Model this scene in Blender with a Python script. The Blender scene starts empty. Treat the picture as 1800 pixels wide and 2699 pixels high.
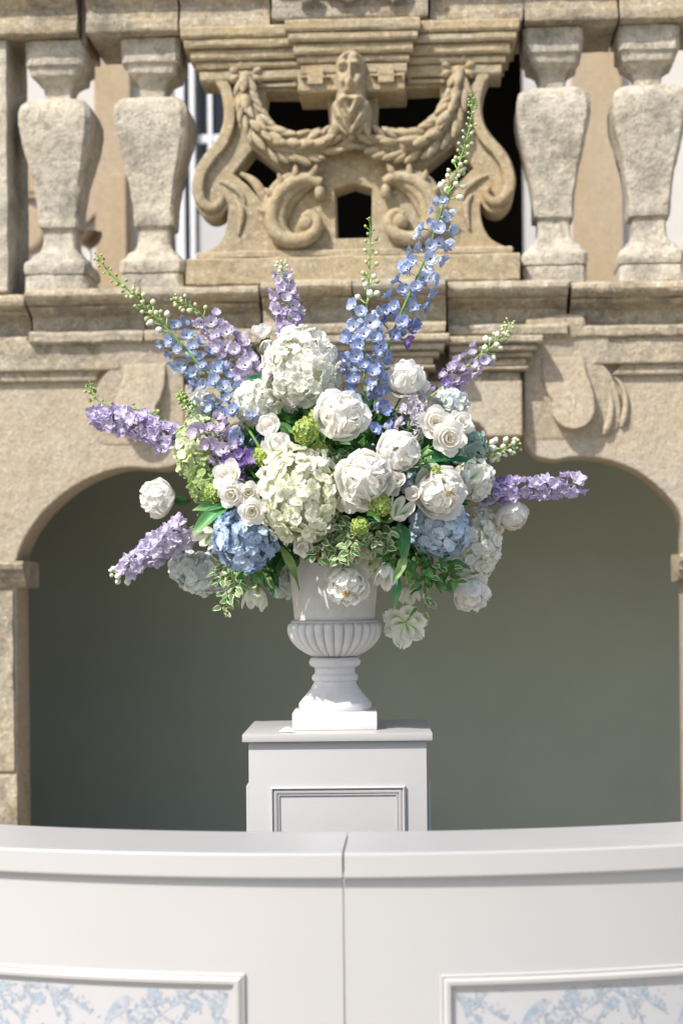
import bpy, bmesh, math, random
import numpy as np
from mathutils import Vector, Matrix, Quaternion, noise
R = math.radians
rnd = random.Random(7)
sc = bpy.context.scene
col = sc.collection

# ------------------------------------------------------------------ camera
FPX, VPX, VPY, ROLL, CAMZ = 4418.0, 963.0, 1575.0, 0.0095, 1.6
cam_d = bpy.data.cameras.new('camera')
cam = bpy.data.objects.new('camera', cam_d); col.objects.link(cam)
cam_d.sensor_fit = 'HORIZONTAL'; cam_d.sensor_width = 24.0
cam_d.lens = FPX / 1800 * 24.0
cam_d.shift_x = -(VPX - 900) / 1800.0
cam_d.shift_y = (VPY - 1349.5) / 1800.0
cam_d.clip_start = 0.1; cam_d.clip_end = 500
C_POS = Vector((0, 0, CAMZ))
C_RT = Vector((math.cos(ROLL), 0, -math.sin(ROLL)))
C_UP = Vector((math.sin(ROLL), 0, math.cos(ROLL)))
C_FW = Vector((0, 1, 0))
m = Matrix.Identity(4)
for i in range(3):
    m[i][0] = C_RT[i]; m[i][1] = C_UP[i]; m[i][2] = -C_FW[i]; m[i][3] = C_POS[i]
cam.matrix_world = m
cam_d.dof.use_dof = True; cam_d.dof.focus_distance = 4.45; cam_d.dof.aperture_fstop = 2.4
sc.camera = cam

# ------------------------------------------------------------------ light
SUN_EL, SUN_AZ = 48.0, 42.0          # sun behind the photographer's left shoulder
to_sun = Vector((-math.sin(R(SUN_AZ)) * math.cos(R(SUN_EL)), -math.cos(R(SUN_AZ)) * math.cos(R(SUN_EL)), math.sin(R(SUN_EL))))
w = bpy.data.worlds.new('World'); sc.world = w; w.use_nodes = True
nt = w.node_tree
bg = nt.nodes['Background']
sky = nt.nodes.new('ShaderNodeTexSky'); sky.sky_type = 'NISHITA'; sky.sun_disc = False
sky.sun_elevation = R(SUN_EL); sky.sun_rotation = R(180 + SUN_AZ)
sky.air_density = 1.0; sky.dust_density = 2.0; sky.ozone_density = 0.7
nt.links.new(sky.outputs[0], bg.inputs[0]); bg.inputs[1].default_value = 0.14
sun_d = bpy.data.lights.new('sun', 'SUN'); sun_d.energy = 4.3; sun_d.angle = R(0.6); sun_d.color = (1.0, 0.94, 0.85)
sun = bpy.data.objects.new('sun', sun_d); col.objects.link(sun)
sun.rotation_euler = to_sun.to_track_quat('Z', 'Y').to_euler()
sc.view_settings.view_transform = 'Standard'; sc.view_settings.look = 'None'
sc.view_settings.exposure = 0.43; sc.view_settings.gamma = 1.0
sc.render.engine = 'CYCLES'
sc.cycles.use_denoising = True
sc.cycles.max_bounces = 12; sc.cycles.diffuse_bounces = 8; sc.cycles.transmission_bounces = 8; sc.cycles.transparent_max_bounces = 6

# ------------------------------------------------------------------ helpers
def ray(px, py):
    return C_FW + C_RT * ((px - VPX) / FPX) - C_UP * ((py - VPY) / FPX)
def P(px, py, d):                       # point at distance d along the view axis
    return C_POS + ray(px, py) * d
TH = 0.05                               # the house front stands slightly askew to the camera
EU = Vector((math.cos(TH), -math.sin(TH), 0)); EY = Vector((math.sin(TH), math.cos(TH), 0))
FO = Vector((P(928, 1575, 6.6).x, 6.6, 0))
FM = Matrix.Translation(FO) @ Matrix.Rotation(-TH, 4, 'Z')
def A(px, py, y=0.0):                   # house-front coordinates (u, z) at depth y
    r = ray(px, py)
    s = (y - (C_POS - FO).dot(EY)) / r.dot(EY)
    q = C_POS + r * s
    return ((q - FO).dot(EU), q.z)
def AZ(px, py, y=0.0): return A(px, py, y)[1]
def AU(px, py, y=0.0): return A(px, py, y)[0]

def tag(o, label=None, cat=None, group=None, kind=None):
    if label: o['label'] = label
    if cat: o['category'] = cat
    if group: o['group'] = group
    if kind: o['kind'] = kind
    return o
def empty(name, mat=None, **kw):
    o = bpy.data.objects.new(name, None); col.objects.link(o)
    o.empty_display_size = 0.05
    if mat is not None: o.matrix_world = mat
    return tag(o, **kw)
def link(name, me, parent=None, mb=None, mats=None):
    o = bpy.data.objects.new(name, me); col.objects.link(o)
    if parent is not None: o.parent = parent
    if mb is not None: o.matrix_basis = mb
    if mats:
        me.materials.clear()
        for x in (mats if isinstance(mats, (list, tuple)) else [mats]): me.materials.append(x)
    return o
def mesh(name, v, f, mats=None, smooth=True, angle=None, mi=None, recalc=False, attrs=None):
    me = bpy.data.meshes.new(name)
    me.from_pydata([tuple(x) for x in v], [], f)
    if recalc:
        bm = bmesh.new(); bm.from_mesh(me); bmesh.ops.recalc_face_normals(bm, faces=bm.faces); bm.to_mesh(me); bm.free()
    if mi is not None: me.polygons.foreach_set('material_index', mi)
    if attrs:
        for k, vals in attrs.items():
            a = me.attributes.new(k, 'FLOAT', 'POINT'); a.data.foreach_set('value', np.asarray(vals, dtype=np.float32))
    if mats:
        for x in (mats if isinstance(mats, (list, tuple)) else [mats]): me.materials.append(x)
    if smooth:
        me.polygons.foreach_set('use_smooth', [True] * len(me.polygons))
        if angle: me.set_sharp_from_angle(angle=R(angle))
    me.update()
    return me
def wobble(v, amp, freq, seed=0.0):
    out = []
    for p in v:
        q = Vector(p)
        n = noise.noise_vector(q * freq + Vector((seed, seed * 1.7, -seed)))
        n2 = noise.noise_vector(q * freq * 3.1 + Vector((seed, seed, seed)))
        out.append(q + (n + n2 * 0.45) * amp)
    return out
def prof_block(name, prof, u0, u1, mat, parent, amp=0.004, step=0.035, seed=None, freq=9.0, inset=0.0):
    """a stone moulding: a closed (y,z) section drawn along u, edges worn uneven"""
    pts = []
    n = len(prof)
    for i in range(n):
        a, b = prof[i], prof[(i + 1) % n]
        L = math.hypot(b[0] - a[0], b[1] - a[1]); k = max(1, int(L / 0.04))
        for j in range(k): pts.append((a[0] + (b[0] - a[0]) * j / k, a[1] + (b[1] - a[1]) * j / k))
    m_ = max(1, int((u1 - u0) / step)); n = len(pts)
    v = []; f = []
    us = [u0 + (u1 - u0) * i / m_ for i in range(m_ + 1)]
    for u in us:
        for (y, z) in pts: v.append((u, y, z))
    for i in range(m_):
        for j in range(n):
            f.append((i * n + j, i * n + (j + 1) % n, (i + 1) * n + (j + 1) % n, (i + 1) * n + j))
    f.append(tuple(range(n))); f.append(tuple(m_ * n + j for j in range(n)))
    if amp: v = wobble(v, amp, freq, rnd.uniform(0, 50) if seed is None else seed)
    return link(name, mesh(name, v, f, mat, True, 32, recalc=True), parent)
def box_block(name, u0, u1, y0, y1, z0, z1, mat, parent, amp=0.004, c=0.008):
    pr = [(y0 + c, z0), (y1, z0), (y1, z1), (y0 + c, z1), (y0, z1 - c), (y0, z0 + c)]
    return prof_block(name, pr, u0, u1, mat, parent, amp)
def plate(name, outer, holes, y0, y1, mat, parent, bevel=0.006):
    """a slab cut to an outline (u,z) with holes, front face at y0, back at y1"""
    cu = bpy.data.curves.new(name, 'CURVE'); cu.dimensions = '2D'; cu.fill_mode = 'BOTH'
    for ring in [outer] + list(holes):
        sp = cu.splines.new('POLY'); sp.points.add(len(ring) - 1)
        for i, (x, z) in enumerate(ring): sp.points[i].co = (x, z, 0, 1)
        sp.use_cyclic_u = True
    cu.extrude = (y1 - y0) / 2 - bevel; cu.bevel_depth = bevel; cu.bevel_resolution = 1; cu.offset = -bevel
    t = bpy.data.objects.new(name + '_tmp', cu); col.objects.link(t)
    dg = bpy.context.evaluated_depsgraph_get()
    me = bpy.data.meshes.new_from_object(t.evaluated_get(dg))
    bpy.data.objects.remove(t); bpy.data.curves.remove(cu)
    mid = (y0 + y1) / 2
    me.transform(Matrix(((1, 0, 0, 0), (0, 0, -1, mid), (0, 1, 0, 0), (0, 0, 0, 1))))
    me.name = name; me.materials.clear(); me.materials.append(mat)
    me.polygons.foreach_set('use_smooth', [True] * len(me.polygons)); me.set_sharp_from_angle(angle=R(30))
    return link(name, me, parent)
def catmull(pts, n=8, closed=False):
    pts = [Vector(p) for p in pts]; out = []
    N = len(pts); rng = range(N) if closed else range(N - 1)
    for i in rng:
        p0 = pts[(i - 1) % N] if (closed or i > 0) else pts[0] * 2 - pts[1]
        p1, p2 = pts[i], pts[(i + 1) % N]
        p3 = pts[(i + 2) % N] if (closed or i + 2 < N) else pts[-1] * 2 - pts[-2]
        for j in range(n):
            t = j / n
            out.append(0.5 * ((2 * p1) + (p2 - p0) * t + (2 * p0 - 5 * p1 + 4 * p2 - p3) * t * t + (3 * p1 - p0 - 3 * p2 + p3) * t ** 3))
    if not closed: out.append(pts[-1])
    return out
def sweep(pts, rad, sides=6, cap=True, flat=1.0, up=None):
    """tube along pts; rad a number or list; returns verts, faces"""
    n = len(pts); v = []; f = []
    if not hasattr(rad, '__len__'): rad = [rad] * n
    prevx = None
    for i in range(n):
        t = (pts[min(i + 1, n - 1)] - pts[max(i - 1, 0)])
        t = t.normalized() if t.length > 1e-9 else Vector((0, 0, 1))
        if up is not None: x = up.cross(t)
        elif prevx is None: x = t.orthogonal()
        else: x = prevx - t * prevx.dot(t)
        x.normalize(); y = t.cross(x); prevx = x
        for k in range(sides):
            a = 2 * math.pi * k / sides
            v.append(pts[i] + x * (math.cos(a) * rad[i]) + y * (math.sin(a) * rad[i] * flat))
    for i in range(n - 1):
        for k in range(sides):
            f.append((i * sides + k, i * sides + (k + 1) % sides, (i + 1) * sides + (k + 1) % sides, (i + 1) * sides + k))
    if cap: f.append(tuple(range(sides - 1, -1, -1))); f.append(tuple((n - 1) * sides + k for k in range(sides)))
    return v, f
def lathe(prof, n=64, mod=None):
    v = []; f = []
    for i, (r, z) in enumerate(prof):
        for k in range(n):
            a = 2 * math.pi * k / n
            rr = r if mod is None else mod(r, z, a, i)
            v.append((rr * math.cos(a), rr * math.sin(a), z))
    m_ = len(prof)
    for i in range(m_ - 1):
        for k in range(n): f.append((i * n + k, i * n + (k + 1) % n, (i + 1) * n + (k + 1) % n, (i + 1) * n + k))
    f.append(tuple(range(n - 1, -1, -1))); f.append(tuple((m_ - 1) * n + k for k in range(n)))
    return v, f

# ------------------------------------------------------------------ materials
def newmat(name):
    x = bpy.data.materials.new(name); x.use_nodes = True
    nt = x.node_tree; b = nt.nodes['Principled BSDF']
    return x, nt, b
def nd(nt, typ, **kw):
    n = nt.nodes.new(typ)
    for k, v in kw.items():
        if hasattr(n, k): setattr(n, k, v)
        else: n.inputs[k].default_value = v
    return n
def ramp(nt, src, stops):
    r = nt.nodes.new('ShaderNodeValToRGB'); e = r.color_ramp.elements
    while len(e) < len(stops): e.new(0.5)
    for i, (p, c) in enumerate(stops):
        e[i].position = p; e[i].color = (*c, 1) if len(c) == 3 else c
    nt.links.new(src, r.inputs[0]); return r.outputs[0]
def mixc(nt, a, b, fac, mode='MIX'):
    n = nt.nodes.new('ShaderNodeMix'); n.data_type = 'RGBA'; n.blend_type = mode
    for s, i in ((fac, 0), (a, 6), (b, 7)):
        if isinstance(s, (int, float)): n.inputs[i].default_value = s
        elif isinstance(s, tuple): n.inputs[i].default_value = (*s, 1)
        else: nt.links.new(s, n.inputs[i])
    return n.outputs[2]
def stone(name, warm, grey, dark=0.55, stain=(0.36, 0.20, 0.08), stain_amt=0.3, lichen=0.5, bump=0.6, mot=0.62):
    x, nt, b = newmat(name)
    geo = nd(nt, 'ShaderNodeNewGeometry'); oi = nd(nt, 'ShaderNodeObjectInfo')
    off = nd(nt, 'ShaderNodeVectorMath', operation='SCALE'); nt.links.new(oi.outputs['Random'], off.inputs[0]); off.inputs['Scale'].default_value = 3.0
    pos = nt.nodes.new('ShaderNodeVectorMath'); nt.links.new(geo.outputs['Position'], pos.inputs[0]); nt.links.new(off.outputs[0], pos.inputs[1])
    def nz(scale, detail=5, rough=0.6, src=None):
        n = nd(nt, 'ShaderNodeTexNoise', Scale=scale, Detail=detail, Roughness=rough)
        nt.links.new((src or pos.outputs[0]), n.inputs['Vector']); return n.outputs['Fac']
    big = nz(2.2); mid = nz(9.0, 6); fine = nz(105, 4, 0.75); grain = nz(260, 2, 0.7)
    c = mixc(nt, warm, grey, ramp(nt, big, [(0.38, (0, 0, 0)), (0.62, (1, 1, 1))]))
    c = mixc(nt, c, stain, ramp(nt, nz(3.6, 6, 0.65), [(0.56, (0, 0, 0)), (0.74, (stain_amt,) * 3)]))
    # grey-black lichen in worn patches
    c = mixc(nt, c, (0.12, 0.11, 0.095), ramp(nt, nz(6.0, 8, 0.75), [(0.47, (0, 0, 0)), (0.68, (lichen,) * 3)]))
    c = mixc(nt, c, (0.30, 0.28, 0.24), ramp(nt, fine, [(0.50, (0, 0, 0)), (0.70, (dark,) * 3)]), 'MULTIPLY')
    c = mixc(nt, c, (1.0, 0.98, 0.92), ramp(nt, grain, [(0.56, (0, 0, 0)), (0.72, (0.35,) * 3)]))
    mott = nz(34, 5, 0.72)
    c = mixc(nt, c, (0.42, 0.40, 0.36), ramp(nt, mott, [(0.47, (0, 0, 0)), (0.66, (mot,) * 3)]), 'MULTIPLY')
    c = mixc(nt, c, (0.92, 0.88, 0.80), ramp(nt, nz(48, 4, 0.7), [(0.54, (0, 0, 0)), (0.72, (0.8 * mot,) * 3)]))
    nt.links.new(c, b.inputs['Base Color']); b.inputs['Roughness'].default_value = 0.9; b.inputs['Specular IOR Level'].default_value = 0.25
    s = nt.nodes.new('ShaderNodeMath'); s.operation = 'MULTIPLY_ADD'; nt.links.new(fine, s.inputs[0]); s.inputs[1].default_value = 0.35
    s2 = nt.nodes.new('ShaderNodeMath'); s2.operation = 'MULTIPLY_ADD'; nt.links.new(mott, s2.inputs[0]); s2.inputs[1].default_value = 0.9; nt.links.new(mid, s2.inputs[2]); nt.links.new(s2.outputs[0], s.inputs[2])
    bp = nd(nt, 'ShaderNodeBump', Strength=bump, Distance=0.022); nt.links.new(s.outputs[0], bp.inputs['Height']); nt.links.new(bp.outputs[0], b.inputs['Normal'])
    return x
M = {}
M['granite'] = stone('granite', (0.45, 0.37, 0.25), (0.41, 0.365, 0.285), lichen=0.85, stain_amt=0.6)
M['spandrel'] = stone('spandrel_granite', (0.435, 0.36, 0.255), (0.455, 0.40, 0.32), lichen=0.15, stain_amt=0.15, bump=0.55, mot=0.30)
M['baluster'] = stone('baluster_granite', (0.62, 0.555, 0.445), (0.58, 0.535, 0.45), lichen=0.70, stain_amt=0.15, bump=0.85)
M['ochre'] = stone('ochre_stone', (0.40, 0.31, 0.175), (0.385, 0.32, 0.215), stain=(0.30, 0.14, 0.035), stain_amt=0.55, lichen=0.35, dark=0.4, bump=0.45, mot=0.45)
M['trim'] = stone('trim_stone', (0.37, 0.285, 0.18), (0.385, 0.31, 0.22), lichen=0.1, stain_amt=0.15, bump=0.2, mot=0.15)
def plain(name, c, rough=0.6, spec=0.3, nscale=0, namt=0.06, bump=0.0, bscale=60, coat=0.0):
    x, nt, b = newmat(name)
    b.inputs['Roughness'].default_value = rough; b.inputs['Specular IOR Level'].default_value = spec
    b.inputs['Base Color'].default_value = (*c, 1)
    if coat: b.inputs['Coat Weight'].default_value = coat; b.inputs['Coat Roughness'].default_value = 0.12
    tc = nd(nt, 'ShaderNodeTexCoord')
    if nscale:
        n = nd(nt, 'ShaderNodeTexNoise', Scale=nscale, Detail=6.0, Roughness=0.65); nt.links.new(tc.outputs['Object'], n.inputs['Vector'])
        d = tuple(k * (1 - namt) for k in c); l = tuple(min(1, k * (1 + namt)) for k in c)
        nt.links.new(ramp(nt, n.outputs['Fac'], [(0.35, d), (0.65, l)]), b.inputs['Base Color'])
    if bump:
        n2 = nd(nt, 'ShaderNodeTexNoise', Scale=bscale, Detail=4.0); nt.links.new(tc.outputs['Object'], n2.inputs['Vector'])
        bp = nd(nt, 'ShaderNodeBump', Strength=bump, Distance=0.003); nt.links.new(n2.outputs['Fac'], bp.inputs['Height']); nt.links.new(bp.outputs[0], b.inputs['Normal'])
    return x
M['paint'] = plain('white_paint', (0.44, 0.435, 0.434), 0.42, 0.4, 3.0, 0.012, 0.06, 25)
M['lacquer'] = plain('white_lacquer', (0.44, 0.435, 0.434), 0.30, 0.5, 2.0, 0.012, 0.04, 12)
for k_ in ('lacquer', 'paint'):
    nt = M[k_].node_tree; b = nt.nodes['Principled BSDF']; tc = nd(nt, 'ShaderNodeTexCoord'); mp = nd(nt, 'ShaderNodeMapping'); mp.inputs['Scale'].default_value = (2.0, 2.0, 9.0)
    nt.links.new(tc.outputs['Object'], mp.inputs['Vector']); n = nd(nt, 'ShaderNodeTexNoise', Scale=5.0, Detail=8.0, Roughness=0.7); nt.links.new(mp.outputs[0], n.inputs['Vector'])
    r0 = b.inputs['Roughness'].default_value
    nt.links.new(ramp(nt, n.outputs['Fac'], [(0.35, (r0 - 0.015,) * 3), (0.68, (r0 + 0.035,) * 3)]), b.inputs['Roughness'])
M['plaster'] = plain('white_plaster', (0.52, 0.505, 0.49), 0.9, 0.2, 4.0, 0.04, 0.2, 40)
M['frame_paint'] = plain('pale_grey_frame_paint', (0.62, 0.64, 0.67), 0.5, 0.3, 5.0, 0.04)
M['inner'] = plain('loggia_plaster', (0.40, 0.485, 0.435), 0.95, 0.1, 1.4, 0.05, 0.15, 18)
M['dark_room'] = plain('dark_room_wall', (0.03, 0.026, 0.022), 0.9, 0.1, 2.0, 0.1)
M['terracotta'] = plain('loggia_floor_tile', (0.40, 0.25, 0.13), 0.8, 0.2, 6.0, 0.15)
M['beam'] = plain('dark_wood_ceiling', (0.13, 0.075, 0.035), 0.7, 0.2, 5.0, 0.2)
M['ground'] = plain('ground_gravel', (0.36, 0.335, 0.285), 0.95, 0.1, 14.0, 0.18, 0.5, 90)
M['bronze'] = plain('brown_metal', (0.16, 0.10, 0.065), 0.4, 0.5, 8.0, 0.2)
x, nt, b = newmat('window_glass')
b.inputs['Base Color'].default_value = (0.015, 0.017, 0.02, 1); b.inputs['Roughness'].default_value = 0.08; b.inputs['Specular IOR Level'].default_value = 0.3
nz_ = nd(nt, 'ShaderNodeTexNoise', Scale=3.0); bp_ = nd(nt, 'ShaderNodeBump', Strength=0.03); nt.links.new(nz_.outputs['Fac'], bp_.inputs['Height']); nt.links.new(bp_.outputs[0], b.inputs['Normal'])
M['glass'] = x
# glazed stoneware of the urn: milky, faint grey veils and specks
x, nt, b = newmat('urn_glaze')
tc = nd(nt, 'ShaderNodeTexCoord')
n1 = nd(nt, 'ShaderNodeTexNoise', Scale=7.0, Detail=8.0, Roughness=0.7); nt.links.new(tc.outputs['Object'], n1.inputs['Vector'])
n2 = nd(nt, 'ShaderNodeTexNoise', Scale=60.0, Detail=3.0); nt.links.new(tc.outputs['Object'], n2.inputs['Vector'])
c = ramp(nt, n1.outputs['Fac'], [(0.3, (0.50, 0.50, 0.50)), (0.56, (0.66, 0.65, 0.64))])
c = mixc(nt, c, (0.38, 0.37, 0.36), ramp(nt, n2.outputs['Fac'], [(0.68, (0, 0, 0)), (0.76, (0.5, 0.5, 0.5))]))
# greyer in the bowl's grooves and along the collar under the body
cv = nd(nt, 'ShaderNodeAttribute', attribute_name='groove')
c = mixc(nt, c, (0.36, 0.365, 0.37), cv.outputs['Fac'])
nt.links.new(c, b.inputs['Base Color']); b.inputs['Roughness'].default_value = 0.45
b.inputs['Coat Weight'].default_value = 0.12; b.inputs['Coat Roughness'].default_value = 0.12
bp = nd(nt, 'ShaderNodeBump', Strength=0.12, Distance=0.004); nt.links.new(n1.outputs['Fac'], bp.inputs['Height']); nt.links.new(bp.outputs[0], b.inputs['Normal'])
M['urn'] = x

def petal_mat(name, base, tip, mid=0.45, vary=0.10, trans=0.35, edge=None, edge_amt=0.0, streak=None, vein=0.05, alt=None):
    """thin petal: colour runs from its foot to its rim, light passes through"""
    x = bpy.data.materials.new(name); x.use_nodes = True; nt = x.node_tree
    nt.nodes.remove(nt.nodes['Principled BSDF']); out = nt.nodes['Material Output']
    pt = nd(nt, 'ShaderNodeAttribute', attribute_name='pt'); ps = nd(nt, 'ShaderNodeAttribute', attribute_name='ps')
    c = ramp(nt, pt.outputs['Fac'], [(0.0, base), (mid, tuple((a + b_) / 2 for a, b_ in zip(base, tip))), (min(0.98, mid + 0.3), tip)])
    oi = nd(nt, 'ShaderNodeObjectInfo')
    if alt: c = mixc(nt, c, alt, ramp(nt, oi.outputs['Random'], [(0.45, (0, 0, 0)), (0.95, (0.75,) * 3)]))
    if edge: c = mixc(nt, c, edge, ramp(nt, pt.outputs['Fac'], [(0.62, (0, 0, 0)), (0.95, (edge_amt,) * 3)]))
    if streak:
        mth = nt.nodes.new('ShaderNodeMath'); mth.operation = 'MULTIPLY'
        a1 = ramp(nt, ps.outputs['Fac'], [(0.08, (1, 1, 1)), (0.55, (0, 0, 0))]); a2 = ramp(nt, pt.outputs['Fac'], [(0.35, (1, 1, 1)), (0.85, (0, 0, 0))])
        nt.links.new(a1, mth.inputs[0]); nt.links.new(a2, mth.inputs[1])
        tcs = nd(nt, 'ShaderNodeTexCoord'); ns = nd(nt, 'ShaderNodeTexNoise', Scale=2.3, Detail=3.0); nt.links.new(tcs.outputs['Object'], ns.inputs['Vector'])
        mt2 = nt.nodes.new('ShaderNodeMath'); mt2.operation = 'MULTIPLY'; nt.links.new(mth.outputs[0], mt2.inputs[0]); nt.links.new(ramp(nt, ns.outputs['Fac'], [(0.25, (0.25,) * 3), (0.45, (1, 1, 1))]), mt2.inputs[1])
        c = mixc(nt, c, streak, mt2.outputs[0])
    hsv = nd(nt, 'ShaderNodeHueSaturation'); nt.links.new(c, hsv.inputs['Color'])
    mr = nd(nt, 'ShaderNodeMapRange'); mr.inputs['To Min'].default_value = 1 - vary; mr.inputs['To Max'].default_value = 1 + vary * 0.5
    nt.links.new(oi.outputs['Random'], mr.inputs['Value']); nt.links.new(mr.outputs[0], hsv.inputs['Value']); c = hsv.outputs[0]
    d = nd(nt, 'ShaderNodeBsdfDiffuse'); t = nd(nt, 'ShaderNodeBsdfTranslucent'); g = nd(nt, 'ShaderNodeBsdfGlossy', Roughness=0.5)
    nt.links.new(c, d.inputs[0]); nt.links.new(c, t.inputs[0])
    wv = nd(nt, 'ShaderNodeTexNoise', Scale=4.0, Detail=4.0); tc = nd(nt, 'ShaderNodeTexCoord'); nt.links.new(tc.outputs['Object'], wv.inputs['Vector'])
    bp = nd(nt, 'ShaderNodeBump', Strength=0.25, Distance=vein); nt.links.new(wv.outputs['Fac'], bp.inputs['Height'])
    nt.links.new(bp.outputs[0], d.inputs['Normal'])
    m1 = nd(nt, 'ShaderNodeMixShader'); m1.inputs[0].default_value = trans; nt.links.new(d.outputs[0], m1.inputs[1]); nt.links.new(t.outputs[0], m1.inputs[2])
    m2 = nd(nt, 'ShaderNodeMixShader'); m2.inputs[0].default_value = 0.035; nt.links.new(m1.outputs[0], m2.inputs[1]); nt.links.new(g.outputs[0], m2.inputs[2])
    nt.links.new(m2.outputs[0], out.inputs[0])
    return x
def leaf_mat(name, c, rim=None, rim0=0.45, rough=0.4, trans=0.25, vary=0.25, tip=None):
    x = bpy.data.materials.new(name); x.use_nodes = True; nt = x.node_tree
    b = nt.nodes['Principled BSDF']; out = nt.nodes['Material Output']
    pt = nd(nt, 'ShaderNodeAttribute', attribute_name='pt'); ps = nd(nt, 'ShaderNodeAttribute', attribute_name='ps')
    tc = nd(nt, 'ShaderNodeTexCoord'); n = nd(nt, 'ShaderNodeTexNoise', Scale=30.0, Detail=4.0); nt.links.new(tc.outputs['Object'], n.inputs['Vector'])
    lo = tuple(k * 0.7 for k in c); hi = tuple(k * 1.3 for k in c)
    cc = ramp(nt, n.outputs['Fac'], [(0.35, lo), (0.65, hi)])
    cc = mixc(nt, cc, tuple(min(1, k * 2.0) for k in c), ramp(nt, ps.outputs['Fac'], [(0.0, (0.7,) * 3), (0.10, (0, 0, 0))]))   # midrib
    if rim:
        ad = nt.nodes.new('ShaderNodeMath'); ad.operation = 'MULTIPLY_ADD'; nt.links.new(n.outputs['Fac'], ad.inputs[0]); ad.inputs[1].default_value = 0.5; nt.links.new(ps.outputs['Fac'], ad.inputs[2])
        cc = mixc(nt, cc, rim, ramp(nt, ad.outputs[0], [(rim0 + 0.22, (0, 0, 0)), (rim0 + 0.34, (1, 1, 1))]))
    if tip: cc = mixc(nt, cc, tip, ramp(nt, pt.outputs['Fac'], [(0.45, (0, 0, 0)), (0.9, (1, 1, 1))]))
    oi = nd(nt, 'ShaderNodeObjectInfo'); hsv = nd(nt, 'ShaderNodeHueSaturation'); nt.links.new(cc, hsv.inputs['Color'])
    mr = nd(nt, 'ShaderNodeMapRange'); mr.inputs['To Min'].default_value = 1 - vary; mr.inputs['To Max'].default_value = 1 + vary
    nt.links.new(oi.outputs['Random'], mr.inputs['Value']); nt.links.new(mr.outputs[0], hsv.inputs['Value'])
    nt.links.new(hsv.outputs[0], b.inputs['Base Color']); b.inputs['Roughness'].default_value = rough; b.inputs['Specular IOR Level'].default_value = 0.4
    t = nd(nt, 'ShaderNodeBsdfTranslucent'); nt.links.new(hsv.outputs[0], t.inputs[0])
    m1 = nd(nt, 'ShaderNodeMixShader'); m1.inputs[0].default_value = trans; nt.links.new(b.outputs[0], m1.inputs[1]); nt.links.new(t.outputs[0], m1.inputs[2])
    nt.links.new(m1.outputs[0], out.inputs[0])
    return x
M['peony'] = petal_mat('peony_petal', (0.95, 0.92, 0.76), (0.96, 0.95, 0.92), 0.35, vary=0.04, trans=0.42)
M['rose'] = petal_mat('rose_petal', (0.95, 0.89, 0.76), (0.96, 0.945, 0.91), 0.35, vary=0.05, trans=0.42)
M['lisianthus'] = petal_mat('lisianthus_petal', (0.70, 0.80, 0.50), (0.88, 0.88, 0.82), 0.35, vary=0.05)
M['parrot'] = petal_mat('parrot_tulip_petal', (0.74, 0.82, 0.48), (0.94, 0.93, 0.87), 0.25, vary=0.05, trans=0.25, streak=(0.12, 0.36, 0.06))
M['hyd_white'] = petal_mat('hydrangea_white', (0.84, 0.87, 0.66), (0.96, 0.95, 0.92), 0.2, vary=0.07, trans=0.38)
M['hyd_cream'] = petal_mat('hydrangea_cream', (0.76, 0.82, 0.46), (0.95, 0.945, 0.85), 0.22, vary=0.08, trans=0.38)
M['hyd_blue'] = petal_mat('hydrangea_blue', (0.64, 0.74, 0.84), (0.37, 0.52, 0.76), 0.4, vary=0.2, alt=(0.66, 0.76, 0.85), trans=0.25)
M['hyd_skyblue'] = petal_mat('hydrangea_sky_blue', (0.74, 0.81, 0.86), (0.46, 0.61, 0.82), 0.45, vary=0.16, alt=(0.74, 0.81, 0.84), trans=0.25)
M['hyd_lime'] = petal_mat('hydrangea_lime', (0.55, 0.68, 0.22), (0.66, 0.77, 0.42), 0.35, vary=0.15, alt=(0.80, 0.82, 0.70), trans=0.3)
M['hyd_green'] = petal_mat('hydrangea_green', (0.34, 0.48, 0.13), (0.45, 0.58, 0.26), 0.35, vary=0.2, trans=0.3)
M['hyd_pale'] = petal_mat('hydrangea_pale', (0.78, 0.83, 0.70), (0.86, 0.89, 0.88), 0.3, vary=0.12, alt=(0.62, 0.72, 0.80), trans=0.3)
M['hyd_teal'] = petal_mat('hydrangea_teal', (0.45, 0.58, 0.42), (0.40, 0.58, 0.60), 0.4, vary=0.2, alt=(0.55, 0.66, 0.50), trans=0.3)
M['d_blue'] = petal_mat('delphinium_blue', (0.74, 0.78, 0.86), (0.27, 0.37, 0.70), 0.58, vary=0.2, alt=(0.42, 0.50, 0.74), trans=0.3)
M['d_skyblue'] = petal_mat('delphinium_sky_blue', (0.80, 0.83, 0.88), (0.38, 0.49, 0.78), 0.60, vary=0.15, alt=(0.56, 0.64, 0.80), trans=0.3)
M['d_steel'] = petal_mat('delphinium_steel_blue', (0.72, 0.77, 0.82), (0.25, 0.35, 0.60), 0.58, vary=0.2, alt=(0.40, 0.49, 0.66), trans=0.3)
M['d_deep'] = petal_mat('delphinium_deep_blue', (0.60, 0.65, 0.78), (0.19, 0.26, 0.60), 0.55, vary=0.2, trans=0.3)
M['d_violet'] = petal_mat('delphinium_violet', (0.58, 0.46, 0.72), (0.28, 0.18, 0.52), 0.5, vary=0.2, trans=0.3)
M['d_lilac'] = petal_mat('delphinium_lilac', (0.82, 0.79, 0.85), (0.60, 0.52, 0.72), 0.55, vary=0.12, alt=(0.70, 0.65, 0.78), trans=0.3)
M['d_mauve'] = petal_mat('delphinium_mauve', (0.80, 0.75, 0.80), (0.54, 0.44, 0.64), 0.55, vary=0.15, alt=(0.64, 0.57, 0.70), trans=0.3)
M['l_lav'] = petal_mat('larkspur_lavender', (0.84, 0.80, 0.88), (0.58, 0.49, 0.77), 0.5, vary=0.15, alt=(0.76, 0.70, 0.85), trans=0.35)
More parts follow.
